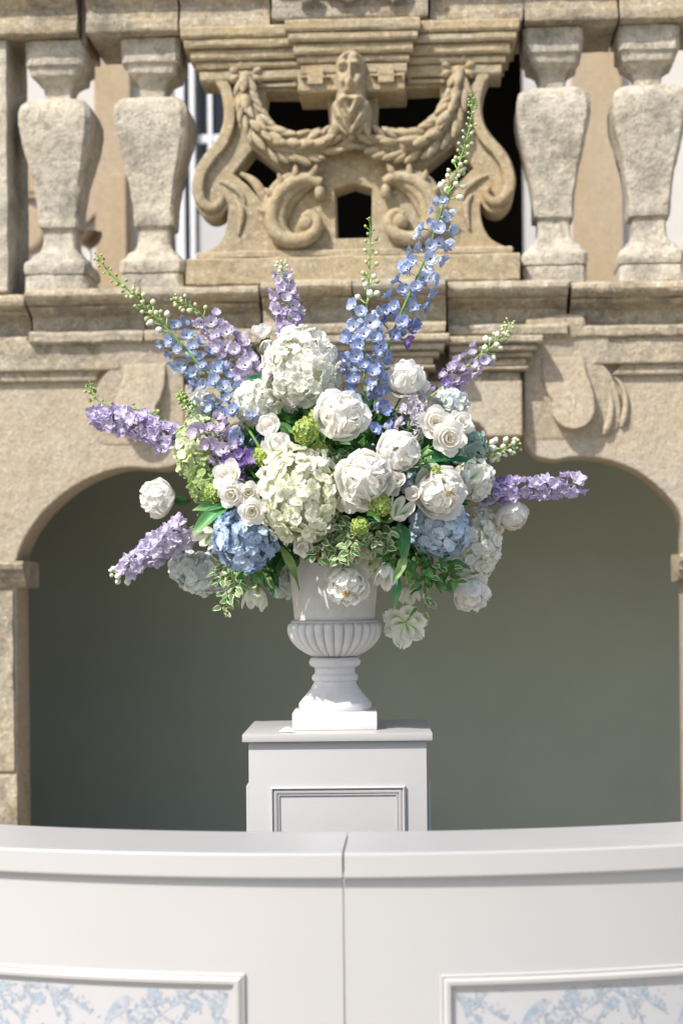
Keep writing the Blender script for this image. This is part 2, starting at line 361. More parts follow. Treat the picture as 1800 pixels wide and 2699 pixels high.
M['l_pale'] = petal_mat('larkspur_pale', (0.86, 0.83, 0.88), (0.66, 0.60, 0.79), 0.5, vary=0.12, alt=(0.68, 0.62, 0.80), trans=0.35)
M['stock'] = petal_mat('stock_dusty_lilac', (0.76, 0.76, 0.70), (0.62, 0.56, 0.66), 0.45, vary=0.15, alt=(0.74, 0.72, 0.74), trans=0.3)
M['d_eye'] = petal_mat('delphinium_eye', (0.80, 0.80, 0.74), (0.84, 0.84, 0.82), 0.4, vary=0.08)
M['bee'] = plain('delphinium_centre', (0.045, 0.04, 0.06), 0.6, 0.2, 40.0, 0.3)
M['bud'] = petal_mat('bud_green_white', (0.32, 0.46, 0.14), (0.66, 0.72, 0.46), 0.4, vary=0.15, trans=0.2)
M['bud_green'] = petal_mat('bud_green', (0.20, 0.36, 0.07), (0.42, 0.56, 0.18), 0.4, vary=0.2, trans=0.2)
M['bud_white'] = petal_mat('bud_white', (0.55, 0.64, 0.34), (0.82, 0.83, 0.74), 0.3, vary=0.1, trans=0.2)
M['viburnum'] = petal_mat('viburnum_lime', (0.34, 0.46, 0.08), (0.52, 0.63, 0.17), 0.35, vary=0.1, trans=0.25)
M['stem'] = plain('flower_stem_green', (0.13, 0.27, 0.055), 0.5, 0.35, 30.0, 0.25)
M['stem_pale'] = plain('pale_stem_green', (0.33, 0.46, 0.13), 0.5, 0.35, 30.0, 0.2)
M['stem_brown'] = plain('brown_stem', (0.22, 0.12, 0.05), 0.6, 0.3, 30.0, 0.25)
M['stamen'] = plain('stamen_yellow', (0.62, 0.42, 0.10), 0.7, 0.2, 60.0, 0.3)
M['leaf'] = leaf_mat('leaf_green', (0.06, 0.18, 0.048))
M['leaf_mid'] = leaf_mat('leaf_mid_green', (0.11, 0.275, 0.075))
M['leaf_emerald'] = leaf_mat('leaf_emerald', (0.03, 0.17, 0.065), rough=0.35)
M['leaf_tulip'] = leaf_mat('tulip_leaf_green', (0.08, 0.27, 0.095), rough=0.42, tip=(0.20, 0.36, 0.13))
M['leaf_tulip_pale'] = leaf_mat('tulip_leaf_pale', (0.28, 0.42, 0.15), rough=0.45, tip=(0.08, 0.26, 0.07))
M['leaf_var'] = leaf_mat('variegated_leaf', (0.09, 0.23, 0.08), rim=(0.62, 0.66, 0.40), rim0=0.62)
M['leaf_var_pale'] = leaf_mat('variegated_leaf_pale', (0.26, 0.40, 0.16), rim=(0.62, 0.65, 0.42), rim0=0.45)

# ================================================================== ground
v = [(-60, -60, 0), (60, -60, 0), (60, 60, 0), (-60, 60, 0)]
g = link('ground', mesh('ground', v, [(0, 1, 2, 3)], M['ground'], False)); tag(g, 'pale gravel ground in front of the house', kind='structure')

# ================================================================== arcade wall under the terrace
UC = AU(930, 800, 0)                                   # axis of the bay
def mir(pts): return [(2 * UC - u, z) for (u, z) in pts]
arc = empty('arcade_wall', FM, label='weathered granite arcade wall with a scalloped arch behind the flowers', cat='wall')
z_led = AZ(1300, 737, -0.1)                            # top of the ledge that carries the balustrade
left_arch = [(42, 1475), (63, 1423), (95, 1372), (140, 1323), (189, 1285), (241, 1257), (298, 1237), (344, 1231), (390, 1234), (425, 1234), (459, 1225), (480, 1208), (500, 1178)]
right_arch = [(1384, 1159), (1396, 1182), (1417, 1202), (1463, 1211), (1503, 1204), (1549, 1204), (1600, 1211), (1658, 1231), (1704, 1257), (1750, 1297), (1784, 1337), (1800, 1377), (1806, 1440)]
LA = [A(*p) for p in left_arch]; RA = [A(*p) for p in right_arch]
LA = [(p.x, p.y) for p in catmull([(a, b, 0) for a, b in LA], 5)]; RA = [(p.x, p.y) for p in catmull([(a, b, 0) for a, b in RA], 5)]
uL = LA[0][0]; uR = RA[-1][0]
ztop = AZ(930, 900, 0)
W0, W1 = uL - 0.72, uR + 0.72
outer = [(W0, 0.0), (uL, 0.0)] + LA + [(LA[-1][0] + 0.05, ztop - 0.25), (RA[0][0] - 0.05, ztop - 0.25)] + RA + [(uR, 0.0), (W1, 0.0), (W1, ztop), (W0, ztop)]
plate('wall_face', outer, [], 0.0, 0.20, M['spandrel'], arc, 0.007)
# unseen side bays, shaped for the light: left closed darkens, right open brightens
for s, e0, e1 in ((-1, W0 - 2.6, W0), (1, W1, W1 + 2.6)):
    box_block('unseen_wall_bay', e0, e1, 0.0, 0.34, 2.25 if s > 0 else 0.0, ztop, M['spandrel'], arc, 0.0)
    box_block('pier', e0 - 0.7 if s < 0 else e1, e0 if s < 0 else e1 + 0.7, 0.0, 0.34, 0.0, ztop, M['spandrel'], arc, 0.0)
# piers: stacked ashlar blocks and moulded imposts
def impost(u0, u1, zt, proj):
    z0 = zt
    pr = [(0.19, z0), (-0.065, z0), (-0.075, z0 - 0.012), (-0.07, z0 - 0.03), (-0.05, z0 - 0.04), (-0.045, z0 - 0.062), (-0.03, z0 - 0.07), (-0.022, z0 - 0.092), (0.0 - 0.006, z0 - 0.105), (0.19, z0 - 0.105)]
    return prof_block('impost', pr, u0, u1, M['granite'], arc, 0.003)
zi = AZ(50, 1480, 0)
impost(W0 + 0.02, uL + 0.045, zi, 0); impost(uR - 0.030, W1 - 0.02, AZ(1785, 1460, 0), 0)
zj = AZ(30, 2035, 0)
for (a, b) in ((W0 + 0.02, uL - 0.012), (uR + 0.012, W1 - 0.02)):
    zz = [0.0, 0.42, zj - 0.006, zi - 0.108]
    for k in range(3):
        box_block('pier_block', a, b + (0.012 if k < 2 else 0) * (1 if a < 0 else 0), -0.012 - 0.01 * (k < 2), 0.19, zz[k] + 0.005, zz[k + 1] - 0.004, M['granite'], arc, 0.004)
# faint raised band that follows the arch
def strip(name, pts, w, y0, y1, mat, parent):
    L = []; Rr = []
    for i, p in enumerate(pts):
        q = pts[min(i + 1, len(pts) - 1)]; o = pts[max(i - 1, 0)]
        t = Vector((q[0] - o[0], q[1] - o[1])).normalized(); n = Vector((-t.y, t.x))
        L.append((p[0] + n.x * w / 2, p[1] + n.y * w / 2)); Rr.append((p[0] - n.x * w / 2, p[1] - n.y * w / 2))
    return plate(name, L + Rr[::-1], [], y0, y1, mat, parent, 0.003)
def off(pts, c, k): return [(c[0] + (p[0] - c[0]) * k, c[1] + (p[1] - c[1]) * k) for p in pts]
cl = A(330, 1500)
cr = A(1530, 1480)
# frieze bands and string mouldings either side
for nm, pts, y0 in (
    ('frieze_band', [(-500, 905), (330, 905), (316, 960), (300, 974), (-500, 974)], -0.045),
    ('frieze_band', [(-500, 979), (268, 979), (252, 990), (240, 1003), (-500, 1003)], -0.024),
    ('frieze_band', [(1590, 888), (2300, 888), (2300, 947), (1600, 950), (1560, 950)], -0.045),
    ('frieze_band', [(1640, 956), (2300, 953), (2300, 977), (1650, 981), (1612, 981)], -0.024)):
    ring = [A(*p, y0) for p in pts]
    zs = sorted(z for _, z in ring); zlo, zhi = zs[0], zs[-1]
    ring = [(u, zlo if abs(z - zlo) < abs(z - zhi) else zhi) for u, z in ring]
    plate(nm, ring, [], y0, 0.05, M['granite'], arc, 0.008)
# scroll volutes in the spandrels
def volute(cu, cz, s):
    r = 0.083
    disc = [(cu + s * r * math.cos(t), cz + r * math.sin(t)) for t in [math.radians(-200 + i * 8) for i in range(27)]]
    disc += [(cu + s * a_, cz + b_) for a_, b_ in ((.080, .05), (.066, .10), (.050, .15), (.045, .20), (-.12, .20), (-.115, .12), (-.098, .06))]
    o = plate('volute', disc, [], -0.076, 0.03, M['spandrel'], arc, 0.006)
    for q in o.data.vertices:                            # the scroll rolls out of the wall: flush above, proud below
        if q.co.y < 0.0: q.co.y += 0.029 * (q.co.z - (cz - r)) / (0.20 + r)
    link('volute_eye', ball, arc, Matrix.Translation((cu + s * 0.004, -0.064, cz + 0.012)) @ Matrix.Diagonal((0.008, 0.006, 0.022, 1)))
    for pts, w_, pr in () if s < 0 else (([(0.095, .13), (.128, .10), (.146, .05), (.150, .0), (.142, -.05), (.122, -.10)], 0.026, 0.050), ([(0.155, .13), (.186, .10), (.203, .06), (.208, .02), (.203, -.02), (.190, -.07)], 0.022, 0.030)):
        pp = [Vector((p.x, 0.004 - pr * 0.35, p.y)) for p in catmull([(cu + s * a_, cz + b_, 0) for a_, b_ in pts], 6)]; n = len(pp)
        vv, ff = sweep(pp, [0.004 + w_ * 0.5 * (i / (n - 1)) ** 0.6 * (1.0 if i < n - 2 else 0.5) for i in range(n)], 10, up=Vector((0, 1, 0)), flat=1.3)
        link('scroll_fillet', mesh('scroll_fillet', vv, ff, M['spandrel'], True, 60), arc)
bmb = bmesh.new(); bmesh.ops.create_icosphere(bmb, subdivisions=2, radius=1.0); ball = bpy.data.meshes.new('carved_boss'); bmb.to_mesh(ball); bmb.free()
ball.polygons.foreach_set('use_smooth', [True] * len(ball.polygons)); ball.materials.append(M['spandrel'])
vu, vz = A(1508, 1079, 0)
volute(vu, vz, 1); volute(2 * UC - vu, vz - 0.0, -1)
# the spandrel ear: a field that stands proud under the ledge and dies into the wall above the arch
ear = [A(*p) for p in ((1380, 880), (1604, 880), (1598, 940), (1575, 952), (1606, 985), (1626, 1030), (1634, 1075), (1633, 1105), (1624, 1135), (1604, 1152), (1500, 1156), (1400, 1156), (1384, 1140))]
ez1, ez0 = ear[0][1], min(z for _, z in ear)
for ring in (ear, mir(ear)):
    o = plate('spandrel_ear', ring, [], -0.055, 0.03, M['spandrel'], arc, 0.003)
    for q in o.data.vertices:
        if q.co.y < 0.0: q.co.y *= 0.05 + 0.95 * (q.co.z - ez0) / (ez1 - ez0)
# keystone cornice and keystone
yk = -0.105
u0, u1 = AU(438, 950, yk), AU(1428, 905, yk)
def cornice(name, u0, u1, ztop_, y, mat, parent, back=0.1, e0=1, e1=1):
    z = ztop_
    for hgt, pr in ((0.030, 0.085), (0.028, 0.066), (0.020, 0.046), (0.034, 0.022), (0.014, 0.030), (0.044, 0.0)):
        ins = 0.085 - pr
        prof_ = [(back, z - hgt + 0.001), (y - pr + 0.006, z - hgt + 0.001), (y - pr, z - hgt + 0.008), (y - pr, z - 0.007), (y - pr + 0.005, z), (back, z)]
        prof_block(name, prof_, u0 + ins * e0, u1 - ins * e1, mat, parent, 0.0025)
        z -= hgt
zk = AZ(1300, 889, yk)
uc1, uc0 = AU(1183, 889, yk), 2 * UC - AU(1183, 889, yk)
cornice('keystone_cornice', uc1 + 0.002, u1, zk, yk + 0.03, M['granite'], arc, e0=0)
cornice('keystone_cornice', u0, uc0 - 0.002, zk, yk + 0.03, M['granite'], arc, e1=0)
cornice('keystone_cornice', uc0, uc1, zk + 0.001, yk - 0.04, M['granite'], arc)
zb = AZ(1330, 1150, yk + 0.05); zn = AZ(1240, 1108, yk + 0.05)
a0, a1 = AU(1376, 1080, yk + 0.05), AU(1283, 1080, yk + 0.05)
arcn = [(a1, zb), (a1 - 0.012, zb + 0.03), (a1 - 0.035, zb + 0.052), (a1 - 0.07, zn), (a1 - 0.16, zn + 0.01)]
half = [(a0, zk - 0.16), (a0, zb)] + arcn
plate('keystone', half + mir(half)[::-1], [], yk + 0.03, 0.40, M['spandrel'], arc, 0.008)

# ledge courses: side parts stand back, the middle breaks forward twice
def ledge(u0, u1, y, zt, mat, fascia=True, k=1.0):
    t = zt
    pr = [(0.30, t), (y - 0.045, t), (y - 0.072, t - 0.006), (y - 0.088, t - 0.018), (y - 0.092, t - 0.032), (y - 0.086, t - 0.046), (y - 0.070, t - 0.057), (y - 0.045, t - 0.062), (0.30, t - 0.062)]
    prof_block('ledge_block', pr, u0 + 0.003, u1 - 0.003, mat, arc, 0.005)
    if fascia:
        pr = [(0.30, t - 0.0635), (y - 0.035, t - 0.0635), (y - 0.03, t - 0.076), (y - 0.004, t - 0.084), (y + 0.022, t - 0.10), (y + 0.026, t - 0.150), (y + 0.012, t - 0.160), (y - 0.028, t - 0.166), (y - 0.036, t - 0.178), (y - 0.034, t - 0.204), (y - 0.02, t - 0.212), (0.30, t - 0.212)]
        prof_block('fascia_block', pr, u0 + 0.004, u1 - 0.004, mat, arc, 0.006)
y_side, y_mid, y_cen = -0.03, -0.045, -0.12
zs_ = AZ(1650, 744, y_side - 0.08)
zl_ = AZ(1300, 735, y_mid - 0.08)
def bu(px, y): return AU(px, 780, y)
xs = [bu(-600, y_side), bu(-240, y_side), bu(76, y_side)]
for a, b in zip(xs, xs[1:]): ledge(a, b, y_side + 0.02, zl_ - 0.012, M['granite'])
xs = [bu(79, y_mid), bu(380, y_mid), bu(688, y_mid)]
for a, b in zip(xs, xs[1:]): ledge(a, b, y_mid, zl_, M['granite'])
xs = [bu(690, y_cen), bu(930, y_cen), bu(1176, y_cen)]
for a, b in zip(xs, xs[1:]): ledge(a, b, y_cen, zl_ + 0.002, M['granite'])
ledge(bu(1178, y_mid), bu(1496, y_mid), y_mid, zl_, M['granite'])
xs = [bu(1500, y_side), bu(1900, y_side), bu(2400, y_side)]
for a, b in zip(xs, xs[1:]): ledge(a, b, y_side, zl_ - 0.008, M['granite'])
# raised panel in the fascia and the lobed end stone to its right
lobe = [(1385, 838), (1420, 838), (1470, 826), (1535, 826), (1545, 850), (1535, 878), (1515, 890), (1440, 893), (1385, 890)]
plate('lobed_stone', [A(*p, y_side - 0.03) for p in lobe], [], y_side - 0.035, 0.05, M['granite'], arc, 0.012)
# stone bed between the ledge and the frieze
box_block('bed_course', bu(-600, 0), bu(2400, 0), -0.004, 0.34, ztop, zl_ - 0.21, M['granite'], arc, 0.0)
# loggia behind the arch
lg = empty('loggia', FM, label='shaded plastered loggia behind the granite arch', cat='loggia')
LD = 2.35
lfl = link('loggia_floor', mesh('loggia_floor', [(-4.8, 0.02, 0.006), (4.8, 0.02, 0.006), (4.8, LD + 0.1, 0.006), (-4.8, LD + 0.1, 0.006)], [(0, 1, 2, 3)], M['terracotta'], False), None, FM); tag(lfl, 'terracotta floor of the loggia', kind='structure')
def quad(name, pts, mat, parent): return link(name, mesh(name, pts, [(0, 1, 2, 3)], mat, False), parent)
box_block('back_wall', -4.6, 4.6, LD, LD + 0.2, 0.0, 2.62, M['inner'], lg, 0.0)
box_block('side_wall', -4.8, -4.61, 0.35, LD + 0.2, 0.0, 2.62, M['inner'], lg, 0.0)
box_block('side_wall', 4.61, 4.8, 0.35, LD + 0.2, 0.0, 2.62, M['inner'], lg, 0.0)
box_block('ceiling', -4.8, 4.8, 0.345, LD + 0.4, 2.63, 2.70, M['beam'], lg, 0.0)

# ================================================================== terrace and the house front set back above
zf = zl_ - 0.01
tr = box_block('terrace_floor', -4.8, 4.8, 0.31, 3.6, 2.705, zf, M['granite'], None, 0.0); tr.matrix_world = FM; tag(tr, 'granite terrace floor behind the balustrade', kind='structure')
HY = 3.1
hs = empty('house_front', FM, label='white plastered house front with tan stone trim behind the balustrade', cat='house')
d0, d1 = AU(455, 400, HY), AU(1424, 400, HY)
zt_ = zf + 3.4
plate('wall', [(-4.8, zf), (d0, zf), (d0, zf + 2.75), (d1, zf + 2.75), (d1, zf), (4.8, zf), (4.8, zt_), (-4.8, zt_)], [], HY, HY + 0.35, M['plaster'], hs, 0.004)
# room behind the open door, its darkness put into near-black wall colour
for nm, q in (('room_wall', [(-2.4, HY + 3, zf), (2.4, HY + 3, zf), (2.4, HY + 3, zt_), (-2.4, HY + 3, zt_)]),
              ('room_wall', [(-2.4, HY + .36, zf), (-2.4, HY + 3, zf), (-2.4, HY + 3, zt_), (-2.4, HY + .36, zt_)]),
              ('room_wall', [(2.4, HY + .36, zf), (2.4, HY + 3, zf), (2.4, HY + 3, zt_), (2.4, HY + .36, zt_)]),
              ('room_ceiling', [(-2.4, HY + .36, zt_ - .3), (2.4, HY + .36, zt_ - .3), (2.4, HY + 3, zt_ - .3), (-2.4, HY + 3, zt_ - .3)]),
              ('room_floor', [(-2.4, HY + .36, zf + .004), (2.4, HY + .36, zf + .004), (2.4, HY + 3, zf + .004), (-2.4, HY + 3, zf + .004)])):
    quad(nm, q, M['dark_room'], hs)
def hb(name, x0, x1, y0, y1, py0, py1, mat, parent, d=0.06):
    a, z1_ = A(x0, py0, HY); b_, z0_ = A(x1, py1, HY)
    return box_block(name, a, b_, y0, y1, z0_, z1_, mat, parent, 0.0, 0.006)
# tall door: jambs, and a glazed leaf standing open on the left
dr = empty('terrace_door', FM, label='tall pale-framed glazed door standing open to a dark room', cat='door')
hb('jamb', 458, 492, HY - 0.05, HY + 0.2, -400, 790, M['frame_paint'], dr)
hb('jamb', 493, 518, HY - 0.02, HY + 0.2, -400, 790, M['frame_paint'], dr)
hb('jamb', 1373, 1424, HY - 0.05, HY + 0.2, -400, 790, M['paint'], dr)
lf = hb('door_leaf_stile', 540, 562, HY + 0.02, HY + 0.07, -300, 790, M['frame_paint'], dr)
hb('door_leaf_stile', 592, 602, HY + 0.02, HY + 0.07, -300, 790, M['frame_paint'], dr)
hb('glazing_bar', 519, 600, HY + 0.025, HY + 0.06, 350, 372, M['frame_paint'], dr)
hb('glazing_bar', 519, 600, HY + 0.025, HY + 0.06, 120, 138, M['frame_paint'], dr)
hb('glass_pane', 519, 600, HY + 0.045, HY + 0.05, -290, 560, M['glass'], dr)
hb('door_panel', 519, 602, HY + 0.01, HY + 0.075, 560, 790, M['paint'], dr)
# tan stone trim
hb('pilaster', 250, 352, HY - 0.07, HY + 0.05, -300, 790, M['trim'], hs)
hb('pilaster_strip', 300, 342, HY - 0.10, HY + 0.02, 470, 790, M['trim'], hs)
hb('pilaster', 1500, 1640, HY - 0.07, HY + 0.05, -300, 790, M['trim'], hs)
hb('pilaster', 1815, 1950, HY - 0.07, HY + 0.05, -300, 790, M['trim'], hs)
hb('sill_band', -60, 130, HY - 0.06, HY + 0.05, 447, 512, M['trim'], hs)
hb('pilaster', -200, -30, HY - 0.07, HY + 0.05, -300, 790, M['trim'], hs)
cu_, cz_ = A(75, 605, HY)
ringo = [(cu_ + 0.115 * math.cos(t), cz_ + 0.135 * math.sin(t)) for t in [i * math.pi / 20 for i in range(40)]]
plate('oval_boss', ringo, [], HY - 0.06, HY + 0.03, M['trim'], hs, 0.02)
pts = [A(x, y, HY) for x, y in ((250, 445), (262, 500), (240, 555), (200, 590), (150, 600))]
pts = [(p.x, p.y) for p in catmull([(a, b, 0) for a, b in pts], 6)]
strip('trim_scroll', pts, 0.09, HY - 0.06, HY + 0.02, M['trim'], hs)
pts = [A(x, y, HY) for x, y in ((22, 560), (50, 525), (95, 515), (130, 540))]
pts = [(p.x, p.y) for p in catmull([(a, b, 0) for a, b in pts], 6)]
strip('trim_scroll', pts, 0.045, HY - 0.05, HY + 0.02, M['trim'], hs)
# goblet-shaped stand on the terrace
YG = 1.3
gu, gz = A(236, 612, YG)
gs = empty('bowl_stand', FM @ Matrix.Translation((gu, YG, zf)), label='brown bowl on a thin stem behind the leftmost balusters', cat='stand')
h = gz - zf
vv, ff = lathe([(0.0, h - 0.075), (0.02, h - 0.072), (0.045, h - 0.05), (0.058, h - 0.02), (0.06, h), (0.054, h), (0.05, h - 0.02), (0.0, h - 0.03)], 24)
link('bowl', mesh('bowl', vv, ff, M['bronze'], True, 40), gs)
vv, ff = lathe([(0.07, 0.0), (0.07, 0.01), (0.012, 0.02), (0.009, 0.2), (0.009, h - 0.075)], 16)
link('stand_leg', mesh('stand_leg', vv, ff, M['frame_paint'], True, 40), gs)

# ================================================================== balustrade
bal = empty('balustrade', FM, label='old granite balustrade with square vase balusters under a moulded rail', cat='balustrade')
YB = 0.10                                              # axis depth of the balusters
YF = -0.04                                             # their plinth fronts
zbase = zl_ + 0.001
zcap = AZ(1462, 62, YF)
def hz(px, py): return AZ(px, py, YF)
K = (zcap - zbase) / (AZ(393, 88, YF) - AZ(393, 757, YF))
sec = [(757, 84), (716, 84), (713, 81), (711, 79), (709, 85), (698, 88), (680, 86), (673, 80), (668, 72), (655, 66), (645, 52), (628, 45), (598, 43), (583, 43), (580, 45), (579, 53), (575, 54), (520, 57), (460, 66), (400, 80), (350, 92), (315, 98), (285, 98), (262, 92), (248, 78), (241, 60), (238, 38), (236, 35), (225, 35), (208, 37), (196, 43), (184, 56), (178, 66), (172, 68), (160, 70), (156, 71), (153, 78), (150, 79), (92, 80), (88, 76)]
MPP = 1 / 675.0
def baluster(px_c, seed, twist):
    uc = AU(px_c, 300, YF)
    r0 = [(zbase + (757 - p) * (zcap - zbase) / (757 - 88), w_ * MPP) for p, w_ in sec]
    rows = []
    for i in range(len(r0) - 1):
        (za, wa), (zb_, wb) = r0[i], r0[i + 1]
        k = max(1, int(math.hypot(zb_ - za, wb - wa) / 0.016))
        for j in range(k): rows.append((za + (zb_ - za) * j / k, wa + (wb - wa) * j / k))
    rows.append(r0[-1])
    # square section with slightly rounded arrises
    sq = []
    c = 0.86; n = 9
    for s in range(4):
        for j in range(n):
            t = -c + 2 * c * j / (n - 1)
            p = ((t, -1), (1, t), (-t, 1), (-1, -t))[s]
            sq.append(p)
    N = len(sq); v = []; f = []
    for z, w_ in rows:
        for a, b_ in sq:
            v.append((uc + a * w_, YB + b_ * w_, z))
    for i in range(len(rows) - 1):
        for k in range(N): f.append((i * N + k, i * N + (k + 1) % N, (i + 1) * N + (k + 1) % N, (i + 1) * N + k))
    f.append(tuple(range(N - 1, -1, -1))); f.append(tuple((len(rows) - 1) * N + k for k in range(N)))
    v = wobble(v, 0.0028, 26, seed); v = wobble(v, 0.0035, 7, seed + 3)
    link('baluster', mesh('baluster', v, f, M['baluster'], True, 38), bal)
for i, px in enumerate((-120, 140, 394, 1460, 1716, 1972)): baluster(px, 3.3 * i + 1, 0)
# end pier at the left border
box_block('pier', AU(-90, 400, YF), AU(17, 400, YF), YF + 0.0, 0.3, zbase, zcap, M['baluster'], bal, 0.004)
# rail: moulded blocks with open joints; the middle one breaks forward over the carved panel
def rail(u0, u1, y, zb_, mat, nm='rail_block'):
    pr = [(0.32, zb_), (y + 0.03, zb_), (y + 0.004, zb_ + 0.004), (y, zb_ + 0.012), (y + 0.002, zb_ + 0.046), (y + 0.012, zb_ + 0.052), (y + 0.016, zb_ + 0.10), (y + 0.004, zb_ + 0.112), (y - 0.008, zb_ + 0.125), (y - 0.03, zb_ + 0.145), (y - 0.045, zb_ + 0.16), (y - 0.05, zb_ + 0.20), (y - 0.03, zb_ + 0.225), (0.32, zb_ + 0.225)]
    prof_block(nm, pr, u0 + 0.004, u1 - 0.004, mat, bal, 0.0045)
ry = -0.075
ru = lambda px: AU(px, 70, ry)
zr = zcap + 0.002
for a, b in ((-420, -60), (-60, 203), (222, 470), (470, 714), (1132, 1380), (1380, 1632), (1632, 1900), (1900, 2300)):
    rail(ru(a), ru(b), ry, zr, M['granite'])
# a dark brown strip in the wide joint
box_block('joint_strip', ru(206), ru(219), ry + 0.06, 0.25, zr - 0.03, zr + 0.2, M['bronze'], bal, 0.0)
rail(ru(716), ru(1130), ry - 0.05, zr + 0.012, M['granite'])
# carved crest on the middle of the rail: two scrolls and a lobed leaf
def crest():
    def spiral(cu, cz, s):
        pts = []; rd = []
        for i in range(40):
            t = i / 39; a = s * (t * 3.4 * math.pi) + (math.pi * .5); r = 0.045 * (1 - 0.8 * t)
            pts.append(Vector((cu + r * math.cos(a), ry - 0.075 - 0.02 * t, cz + r * math.sin(a)))); rd.append(0.016 * (1 - 0.4 * t))
        vv, ff = sweep(pts, rd, 8, up=Vector((0, 1, 0)))
        link('crest_scroll', mesh('crest_scroll', wobble(vv, 0.002, 30), ff, M['baluster'], True), bal)
        bb = link('crest_eye', ball, bal, Matrix.Translation((cu, ry - 0.09, cz)) @ Matrix.Diagonal((0.02, 0.02, 0.02, 1)))
    z_ = zr + 0.115
    spiral(AU(808, 15, ry - 0.1), z_, 1); spiral(AU(1035, 8, ry - 0.1), z_, -1)
    for dx, dz, rx, rz in ((0, 0.0, 0.045, 0.07), (-0.055, 0.01, 0.036, 0.06), (0.055, 0.01, 0.036, 0.06), (-0.092, 0.03, 0.03, 0.05), (0.092, 0.03, 0.03, 0.05)):
        link('crest_leaf', ball, bal, Matrix.Translation((AU(918, 10, ry - 0.1) + dx, ry - 0.075, z_ + 0.02 + dz)) @ Matrix.Diagonal((rx, 0.04, rz, 1)))
crest()

# ================================================================== carved pierced panel
YP0, YP1 = -0.03, 0.115
pn = empty('carved_panel', FM, label='pierced ochre stone panel carved with a mask, leaf garlands and scrolls', cat='carved panel')
F5 = lambda x, y: A(480 + .2977 * x, 60 + .2977 * y, YP0)
pc = AU(930, 400, YP0)
def mirp(pts): return [(2 * pc - u, z) for u, z in pts]
def smooth2(pts, n=4): return [(p.x, p.y) for p in catmull([(a, b, 0) for a, b in pts], n)]
zpb = zbase + 0.108                                    # top of the plinth stone
Lo = [F5(*p) for p in ((60, 250), (120, 330), (180, 400), (270, 480), (330, 590), (360, 720), (365, 850), (340, 960), (280, 1060), (180, 1180), (120, 1290), (95, 1400), (95, 1500), (120, 1610), (170, 1690), (250, 1735), (340, 1710), (395, 1640))]
Lo2 = [F5(*p) for p in ((402, 1660), (402, 1720), (390, 1800), (365, 1880), (310, 1960), (210, 2020), (120, 2040))]
Lo = smooth2(Lo) + smooth2(Lo2)
Lo += [(Lo[-1][0], zpb - 0.004)]
ztopp = AZ(930, 150, YP0)
right = mirp(Lo)[::-1]
outer = Lo + right
outer = [(u, max(z, zpb + 0.002)) for u, z in outer]
Ha = [F5(*p) for p in ((740, 600), (1030, 600), (1040, 670), (1285, 670), (1292, 750), (1305, 900), (1330, 955), (1250, 985), (1170, 992), (1020, 1005), (900, 955), (800, 865), (720, 740))]
Hb = [F5(*p) for p in ((640, 1160), (500, 1340), (600, 1420), (680, 1510), (740, 1620), (800, 1480), (900, 1360), (820, 1300), (720, 1220))]
Hc = [A(*p, YP0) for p in ((888, 506), (930, 492))]; Hc = [Hc[0], (pc, Hc[1][1])]
hcb = AZ(930, 624, YP0); hl = AU(893, 570, YP0)
Hc = [(hl - 0.004, Hc[0][1]), (pc, Hc[1][1]), (2 * pc - hl + 0.004, Hc[0][1]), (2 * pc - hl, hcb), (hl, hcb)]
def grow(r_, k):
    cx = sum(p[0] for p in r_) / len(r_); cz = sum(p[1] for p in r_) / len(r_)
    return [(cx + (p[0] - cx) * k, cz + (p[1] - cz) * k) for p in r_]
Hb = grow(Hb, 1.22); Hc = [(u if z > hcb + .01 else u, z) for u, z in grow(Hc, 1.2)]; Hc = [(u, max(z, hcb - 0.004)) for u, z in Hc]
plate('slab', outer, [Ha, mirp(Ha), Hb, mirp(Hb), Hc], YP0, YP1, M['ochre'], pn, 0.006)
pl0, pl1 = AU(493, 720, YP0 - 0.05), AU(1370, 700, YP0 - 0.05)
box_block('plinth_stone', pl0, pl1, YP0 - 0.06, YP1 + 0.06, zbase, zpb, M['ochre'], pn, 0.006)
box_block('plinth_step', pl0 + 0.035, pl1 - 0.03, YP0 - 0.03, YP1 + 0.03, zpb + 0.001, zpb + 0.034, M['ochre'], pn, 0.004)
# entablature: three stepped courses, breaking forward in the middle
zE = zcap - 0.0
def steps(u0, u1, y, e, seed):
    zz = zE
    hgt = [0.045, 0.036, 0.042, 0.03, 0.045]
    ins = [0.0, 0.012, 0.034, 0.052, 0.066]
    for k in range(5):
        kk = ins[k] * e
        pr_y = y + ins[k] * 0.9
        prof_block('entablature_course', [(YP1 + 0.05 - ins[k], zz - hgt[k] + 0.001), (pr_y, zz - hgt[k] + 0.001), (pr_y - 0.006, zz - hgt[k] + 0.010), (pr_y - 0.006, zz - 0.008), (pr_y, zz), (YP1 + 0.05 - ins[k], zz)], u0 + kk, u1 - kk, M['ochre'], pn, 0.003, seed=seed + k)
        zz -= hgt[k]
    return zz
e0, e1 = AU(476, 90, -0.12), AU(1368, 75, -0.12)
m0, m1 = AU(752, 90, -0.16), AU(1106, 80, -0.16)
steps(e0, e1, -0.12, 1.0, 1.0)
zz = steps(m0, m1, -0.165, 0.8, 7.0)
